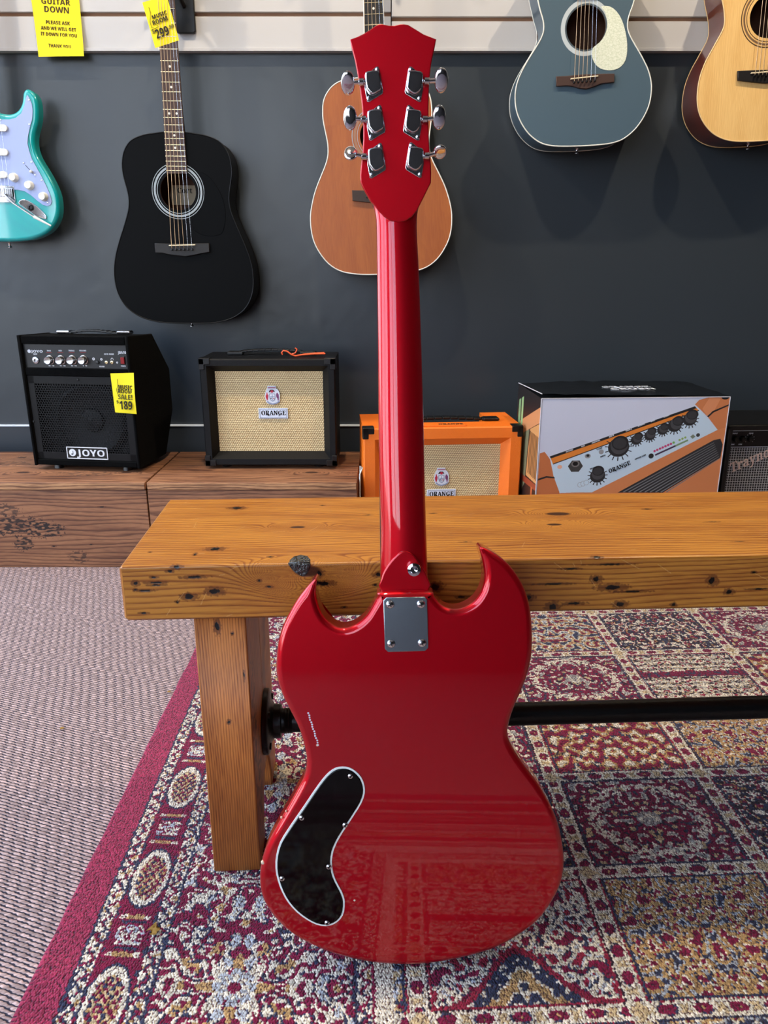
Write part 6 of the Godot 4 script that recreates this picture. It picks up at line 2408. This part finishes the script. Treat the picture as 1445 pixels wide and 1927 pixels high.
func build_teal_guitar() -> void:
	var zf := -2.315
	var t := frame_of(-13.7, 208.0, 3.4, 364.0, zf, 0.0)
	var o := thing("electric_guitar", "turquoise double-cutaway electric guitar with pale lilac pickguard and white knobs, hanging on the wall", "guitar", t)
	var teal := mat(Color(0.0, 0.63, 0.64), 0.3)
	teal.clearcoat_enabled = true
	teal.clearcoat_roughness = 0.05
	var cr := [0, 150, 0.1713]
	# outline traced on the side in view, the far side completed
	var seen := [-78, 320, -60, 345, -20, 358, 40, 372, 100, 376, 165, 355, 215, 300, 238, 230, 246, 150, 268, 108, 300, 100, 345, 122, 390, 180, 410, 270, 415, 380, 405, 480, 380, 570, 368, 660, 378, 750, 415, 850, 475, 950, 540, 1060, 595, 1170, 632, 1280, 645, 1400, 636, 1500, 600, 1590, 540, 1665, 450, 1720, 350, 1755, 200, 1775, 0, 1778]
	var far := [-200, 1760, -380, 1715, -510, 1630, -590, 1500, -610, 1370, -585, 1230, -530, 1080, -480, 940, -460, 800, -475, 650, -520, 500, -560, 350, -565, 200, -540, 60, -500, -20, -455, -10, -425, 90, -390, 220, -330, 320, -250, 365, -190, 350, -170, 320]
	var p := ccw(loc_list(t, seen + far, cr[0], cr[1], cr[2]))
	var out := smooth(p, 2)
	var mb := MB.new()
	mb.slab(out, -0.044, 0.0, 0.010, 5)
	put("body", mb, teal, o)
	var guard := [-60, 440, 20, 436, 100, 436, 170, 420, 230, 370, 265, 290, 285, 200, 296, 165, 320, 195, 348, 260, 360, 340, 352, 440, 330, 520, 308, 620, 302, 700, 320, 780, 350, 870, 400, 960, 455, 1060, 510, 1170, 550, 1260, 570, 1340, 555, 1378, 520, 1388, 470, 1375, 410, 1330, 340, 1270, 270, 1225, 190, 1210, 105, 1208, 100, 1160, -60, 1160]
	mb = MB.new()
	mb.slab(ccw(loc_list(t, guard, cr[0], cr[1], cr[2], 0.002)), 0.0, 0.0022, 0.0006, 2)
	put("pickguard", mb, mat(Color(0.60, 0.66, 0.84), 0.3), o)
	var at := func(x: float, y: float) -> Vector2: return loc(t, cr[0] + cr[2] * x, cr[1] + cr[2] * y, 0.003)
	for e in [[155, 1075], [325, 1162], [480, 1285]]:
		var q: Vector2 = at.call(e[0], e[1])
		mb = MB.new()
		mb.lathe([Vector2(0.0125, 0), Vector2(0.0122, 0.002), Vector2(0.0105, 0.004), Vector2(0.0098, 0.014), Vector2(0.0086, 0.0155), Vector2(0.0072, 0.0152), Vector2(0, 0.0150)], 24, T(Vector3(q.x, q.y, 0.002), Vector3(PI / 2, 0, 0)))
		put("knob", mb, M.white_plastic, o)
	for e in [[-20, 530, 0.0], [-10, 795, 0.0], [-15, 1055, 0.25]]:
		var q: Vector2 = at.call(e[0] - 60, e[1])
		mb = MB.new()
		var sl := PackedVector2Array()
		for i in 20:
			var a := TAU * i / 20.0
			sl.append(Vector2(signf(cos(a)) * 0.032 + cos(a) * 0.009, sin(a) * 0.009))
		mb.slab(ccw(sl), 0.002, 0.0085, 0.0012, 2, T(Vector3(q.x, q.y, 0), Vector3(0, 0, e[2] * 0.4)))
		put("pickup", mb, M.white_plastic, o)
	for e in [[318, 222], [322, 490], [345, 905], [258, 915], [385, 1046], [457, 1105], [522, 1350], [135, 1188], [8, 440], [20, 533], [60, 797]]:
		var q: Vector2 = at.call(e[0], e[1])
		mb = MB.new()
		mb.lathe([Vector2(0.0026, 0), Vector2(0.002, 0.0012), Vector2(0, 0.0015)], 12, T(Vector3(q.x, q.y, 0.0021), Vector3(PI / 2, 0, 0)))
		put("screw", mb, M.steel, o)
	var q0: Vector2 = at.call(278, 938)
	var q1: Vector2 = at.call(345, 1012)
	mb = MB.new()
	mb.tube([Vector3(q0.x, q0.y, 0.0021), Vector3(q1.x, q1.y, 0.0021)], 0.0008, 5)
	put("switch_slot", mb, M.black_plastic, o)
	mb = MB.new()
	mb.lathe([Vector2(0.0032, 0), Vector2(0.0042, 0.010), Vector2(0.0030, 0.013), Vector2(0, 0.0135)], 14, T(Vector3(q1.x, q1.y, 0.002), Vector3(PI / 2, 0.2, 0)))
	put("switch_tip", mb, M.white_plastic, o)
	# bridge with saddles, arm, jack plate
	var b: Vector2 = at.call(20, 1255)
	mb = MB.new()
	mb.box(Vector3(b.x, b.y, 0.002), Vector3(0.072, 0.044, 0.003), 0.001)
	put("bridge_plate", mb, M.chrome, o)
	for k in 6:
		mb = MB.new()
		mb.box(Vector3(b.x + (k - 2.5) * 0.0108, b.y + 0.004, 0.006), Vector3(0.0098, 0.022, 0.006), 0.0012)
		put("bridge_saddle", mb, M.chrome, o)
	var a0: Vector2 = at.call(60, 1255)
	var a1: Vector2 = at.call(180, 1360)
	var a2: Vector2 = at.call(400, 1510)
	var a3: Vector2 = at.call(585, 1608)
	mb = MB.new()
	mb.tube([Vector3(a0.x, a0.y, 0.006), Vector3(a0.x + 0.003, a0.y - 0.002, 0.018), Vector3(a1.x, a1.y, 0.024), Vector3(a2.x, a2.y, 0.020)], 0.0028, 10)
	put("tremolo_arm", mb, M.chrome, o)
	mb = MB.new()
	mb.tube([Vector3(a2.x, a2.y, 0.020), Vector3(lerpf(a2.x, a3.x, 0.5), lerpf(a2.y, a3.y, 0.5), 0.019), Vector3(a3.x, a3.y, 0.018)], 0.0044, 10, 0.5)
	put("arm_tip", mb, M.white_plastic, o)
	mb = MB.new()
	mb.slab(smooth(ccw(loc_list(t, [210, 1340, 235, 1318, 290, 1318, 370, 1360, 450, 1425, 510, 1490, 515, 1525, 490, 1532, 400, 1500, 300, 1430, 220, 1375], cr[0], cr[1], cr[2])), 2), 0.0, 0.003, 0.0015, 3)
	put("jack_plate", mb, M.chrome, o)
	var jq: Vector2 = at.call(340, 1405)
	mb = MB.new()
	mb.lathe([Vector2(0.0085, 0), Vector2(0.0085, 0.0022), Vector2(0.0052, 0.0034), Vector2(0.0048, 0.0005), Vector2(0, 0.0005)], 18, T(Vector3(jq.x, jq.y, 0.0028), Vector3(PI / 2, 0, 0)))
	put("jack_socket", mb, M.black_iron, o)
	var sp: Vector2 = at.call(60, 1790)
	mb = MB.new()
	mb.lathe([Vector2(0.0060, 0), Vector2(0.0035, 0.003), Vector2(0.0035, 0.008), Vector2(0.0068, 0.011), Vector2(0.006, 0.013), Vector2(0, 0.014)], 16, T(Vector3(sp.x, sp.y, -0.022), Vector3(PI, 0, 0)))
	put("strap_pin", mb, M.chrome, o)
	# neck, outside the frame
	var n0: Vector2 = at.call(-128, 345)
	mb = MB.new()
	mb.box(Vector3(n0.x, n0.y + 0.20, -0.004), Vector3(0.052, 0.52, 0.022), 0.008)
	put("neck", mb, mat(Color(0.78, 0.58, 0.32), 0.35), o)
	mb = MB.new()
	mb.slab(ccw(PackedVector2Array([Vector2(-0.024, 0), Vector2(0.024, 0), Vector2(0.032, 0.05), Vector2(0.034, 0.15), Vector2(0.010, 0.18), Vector2(-0.03, 0.16), Vector2(-0.026, 0.06)])), -0.014, 0.0, 0.002, 2, T(Vector3(n0.x, n0.y + 0.455, 0.002)))
	put("headstock", mb, mat(Color(0.78, 0.58, 0.32), 0.35), o)
	for k in 6:
		mb = MB.new()
		mb.tube([Vector3(b.x + (k - 2.5) * 0.0105, b.y, 0.010), Vector3(n0.x + (k - 2.5) * 0.007, n0.y + 0.46, 0.011)], 0.0004, 5)
		put("string", mb, M.steel, o)
	hanger(t * Vector3(n0.x, n0.y + 0.465, -0.010), "turquoise electric guitar ")

# ---------------------------------------------------------------- signs, tags and bits
func paper(called: String, parent: Node3D, c: Array, m: Material, curl: Callable, nx := 10, ny := 14) -> void:
	# a sheet between four corners (upper a, b and lower d, c), bent by curl(fx, fy)
	var rows := []
	for j in ny + 1:
		var row := PackedVector3Array()
		for i in nx + 1:
			var fx := float(i) / nx
			var fy := float(j) / ny
			var p: Vector3 = c[0].lerp(c[1], fx).lerp(c[3].lerp(c[2], fx), fy)
			row.append(p + curl.call(fx, fy))
		rows.append(row)
	var mb := MB.new()
	mb.grid(rows, [], true)
	put(called, mb, m, parent)

func build_small_things() -> void:
	# yellow notice on the slatwall
	var zs := WALL_Z + 0.0245
	var o := thing("paper_notice", "yellow paper notice with dark capitals asking customers to ask for guitars, on the slatwall", "sign")
	var c := [at_z(49.5, -62, zs), at_z(142.5, -62, zs), at_z(160.5, 107.5, zs), at_z(75.5, 108.5, zs)]
	paper("sheet", o, c, M.yellow_paper, func(fx: float, fy: float) -> Vector3: return Vector3(0, 0, 0.010 * pow(fy, 3.0) + 0.001 * sin(fx * PI)))
	var dark := mat(Color(0.22, 0.15, 0.03), 0.8)
	for e in [["GUITAR", 104.5, 3.5, 8.8, 54], ["DOWN", 106.5, 18.5, 9.8, 46], ["PLEASE ASK", 108.5, 43, 5.8, 45], ["AND WE WILL GET", 110, 54.3, 5.8, 66], ["IT DOWN FOR YOU", 110.8, 65.5, 5.8, 68], ["THANK YOU.", 113.6, 87.3, 5.8, 45]]:
		var f: float = (e[2] + 62) / 170.0
		var q := at_z(e[1], e[2], zs + 0.010 * pow(f, 3.0) + 0.0014)
		txt(o, e[0], e[3] * 0.00142, dark, T(q, Vector3(0.05 * f, 0, -0.06)), false, 1.0, "lettering", e[4] * 0.00142)
	# price tag tucked under the strings of the black guitar
	var zt := GUITAR_Z + 0.0085
	o = thing("price_tag", "yellow price tag tucked under the strings of the matte black guitar", "price tag", Transform3D.IDENTITY, "yellow price tags")
	var C := func(x: float, y: float, dz := 0.0) -> Vector3: return at_z(240 + 0.12457 * x, 0.12457 * y, zt + dz)
	paper("card", o, [C.call(222, 38), C.call(590, -75), C.call(775, 605), C.call(415, 722)], M.yellow_paper, func(fx: float, fy: float) -> Vector3: return Vector3(0, 0, -0.002 * fy), 6, 8)
	paper("back_card", o, [C.call(300, 90, -0.0025), C.call(560, 0, -0.0025), C.call(720, 665, -0.0025), C.call(465, 752, -0.0025)], M.ivory, func(_fx: float, _fy: float) -> Vector3: return Vector3.ZERO, 2, 2)
	var roll := 0.30
	txt(o, "MUSIC", 0.0085, M.black_ink, T(C.call(480, 225, 0.0008), Vector3(0, 0, roll)), false, 1.0, "lettering", 0.040)
	txt(o, "ROOM", 0.0100, M.black_ink, T(C.call(490, 310, 0.0008), Vector3(0, 0, roll)), false, 1.0, "lettering", 0.040)
	txt(o, "299", 0.0200, M.black_ink, T(C.call(520, 490, 0.0008), Vector3(0, 0, roll)), false, 1.0, "lettering", 0.035)
	txt(o, "$", 0.0100, mat(Color(0.35, 0.34, 0.10), 0.8), T(C.call(385, 475, 0.0008), Vector3(0, 0, roll)))
	txt(o, ".99", 0.0080, mat(Color(0.35, 0.34, 0.10), 0.8), T(C.call(655, 400, 0.0008), Vector3(0, 0, roll)))
	guitar_mark(o, C, [[320, 110], [345, 190], [345, 260], [340, 330], [365, 420], [420, 430], [465, 400], [440, 380]])
	# price tag taped on the wedge amplifier
	var at: Transform3D = get_node("practice_amplifier").transform
	o = thing("price_tag", "yellow sale price tag taped to the front of the wedge amplifier", "price tag", Transform3D.IDENTITY, "yellow price tags")
	var D := func(x: float, y: float, dz := 0.0) -> Vector3:
		var p := loc(at, 0.2491 * x, 600 + 0.2491 * y, 0.004 + dz)
		return at * Vector3(p.x, p.y, 0.004 + dz)
	var face := Vector3(0, -0.13, 0)
	paper("card", o, [D.call(833, 412), D.call(1010, 408), D.call(1035, 718), D.call(873, 705)], M.yellow_paper, func(fx: float, fy: float) -> Vector3: return Vector3(0, 0, 0.004 * sin(PI * fy) * fx + 0.003 * fy), 8, 10)
	txt(o, "MUSIC", 0.0105, M.black_ink, T(D.call(945, 518, 0.0045), face + Vector3(0, 0, -0.04)), false, 1.0, "lettering", 0.038)
	txt(o, "ROOM", 0.0105, M.black_ink, T(D.call(943, 549, 0.0045), face + Vector3(0, 0, -0.04)), false, 1.0, "lettering", 0.038)
	txt(o, "SALE!", 0.0125, mat(Color(0.30, 0.30, 0.08), 0.8), T(D.call(945, 592, 0.006), face + Vector3(0, 0, -0.03)), false, 1.0, "lettering", 0.039)
	txt(o, "189", 0.0215, M.black_ink, T(D.call(950, 655, 0.007), face + Vector3(0, 0, -0.02)), false, 1.0, "lettering", 0.034)
	txt(o, "$", 0.0080, M.black_ink, T(D.call(887, 628, 0.006), face))
	guitar_mark(o, D, [[885, 455], [890, 500], [880, 535], [888, 570]])
	var mb := MB.new()
	# orange cord tie lying on the small black amplifier
	var ya := CRATE_TOP + 0.3035
	o = thing("cord_tie", "orange cord tie with a looped end lying on the small black amplifier", "cord")
	var pts := []
	for e in [[612, 665.5], [590, 666], [566, 668], [556, 670], [548, 667], [540, 661], [533, 660], [530, 664], [532, 667]]:
		pts.append(at_z(e[0], e[1], -2.10))
	for i in pts.size():
		pts[i].y = maxf(pts[i].y, ya)
	mb.tube(pts, 0.0022, 7)
	put("cord", mb, mat(Color(0.95, 0.36, 0.16), 0.5), o)
	mb = MB.new()
	pts = []
	for e in [[560, 669], [572, 667], [592, 665], [610, 664]]:
		pts.append(at_z(e[0], e[1], -2.12))
	pts.append(at_z(560, 669, -2.09) + Vector3(0, 0.001, 0))
	mb.tube(pts.slice(0, 4), 0.0022, 7)
	mb.tube([at_z(548, 667, -2.10), at_z(556, 664, -2.10), at_z(559, 657, -2.10), at_z(555, 655, -2.10)], 0.0018, 7)
	put("tail", mb, mat(Color(0.95, 0.36, 0.16), 0.5), o)
	# white cable end behind the crate
	o = thing("white_cable", "thin white cable running down between the crate and the orange amplifier", "cable")
	mb = MB.new()
	mb.tube([Vector3(-0.0640, FLOOR_Y + 0.003, -1.962), Vector3(-0.0640, 0.10, -1.962), at_z(677, 893, -1.962), at_z(682, 880, -1.965), at_z(678, 877, -1.970), Vector3(-0.0640, 0.20, -1.975)], 0.0018, 7)
	put("cord", mb, M.white_plastic, o)
	# crumbs of dried leaf on the rug and carpet
	var leaf := mat(Color(0.62, 0.48, 0.20), 0.8)
	var rng := RandomNumberGenerator.new()
	rng.seed = 9
	for e in [[290, 1752, 0.0, 0.0085, "dried yellow leaf scrap lying on the rug border"], [318, 1303, FLOOR_Y + 0.002, 0.004, "tiny yellow leaf scrap on the carpet beside the rug edge"], [117, 1372, FLOOR_Y + 0.002, 0.0045, "tiny pale lint scrap lying on the open carpet"]]:
		var p := at_y(e[0], e[1], e[2])
		o = thing("leaf_scrap", e[4], "leaf", T(p), "scraps on the floor")
		mb = MB.new()
		var rows := []
		for j in 5:
			var row := PackedVector3Array()
			for i in 5:
				var k := 1.0 - 0.8 * absf(i - 2.0) / 2.0 * absf(j - 2.0) / 2.0
				row.append(Vector3((i - 2) * 0.5 * e[3] * k + rng.randf_range(-1, 1) * e[3] * 0.2, 0.0012 + rng.randf() * e[3] * 0.45, (j - 2) * 0.6 * e[3] * k + rng.randf_range(-1, 1) * e[3] * 0.2))
			rows.append(row)
		mb.grid(rows, [], true)
		put("blade", mb, leaf, o)

func guitar_mark(o: Node3D, C: Callable, pts: Array) -> void:
	# thin drawn outline of a guitar beside the shop name
	var mb := MB.new()
	var line := []
	for p in pts:
		line.append(C.call(p[0], p[1], 0.0045 if o.get_meta("label").contains("sale") else 0.0008))
	mb.tube(line, 0.0006, 5)
	put("drawn_outline", mb, M.black_ink, o)

func rounded(w: float, h: float, r: float, c := Vector2.ZERO) -> PackedVector2Array:
	var out := PackedVector2Array()
	for q in [[1, -1, -PI / 2], [1, 1, 0.0], [-1, 1, PI / 2], [-1, -1, PI]]:
		for k in 5:
			var a: float = q[2] + PI / 2 * k / 4.0
			out.append(c + Vector2(q[0] * (w / 2 - r) + cos(a) * r, q[1] * (h / 2 - r) + sin(a) * r))
	return ccw(out)
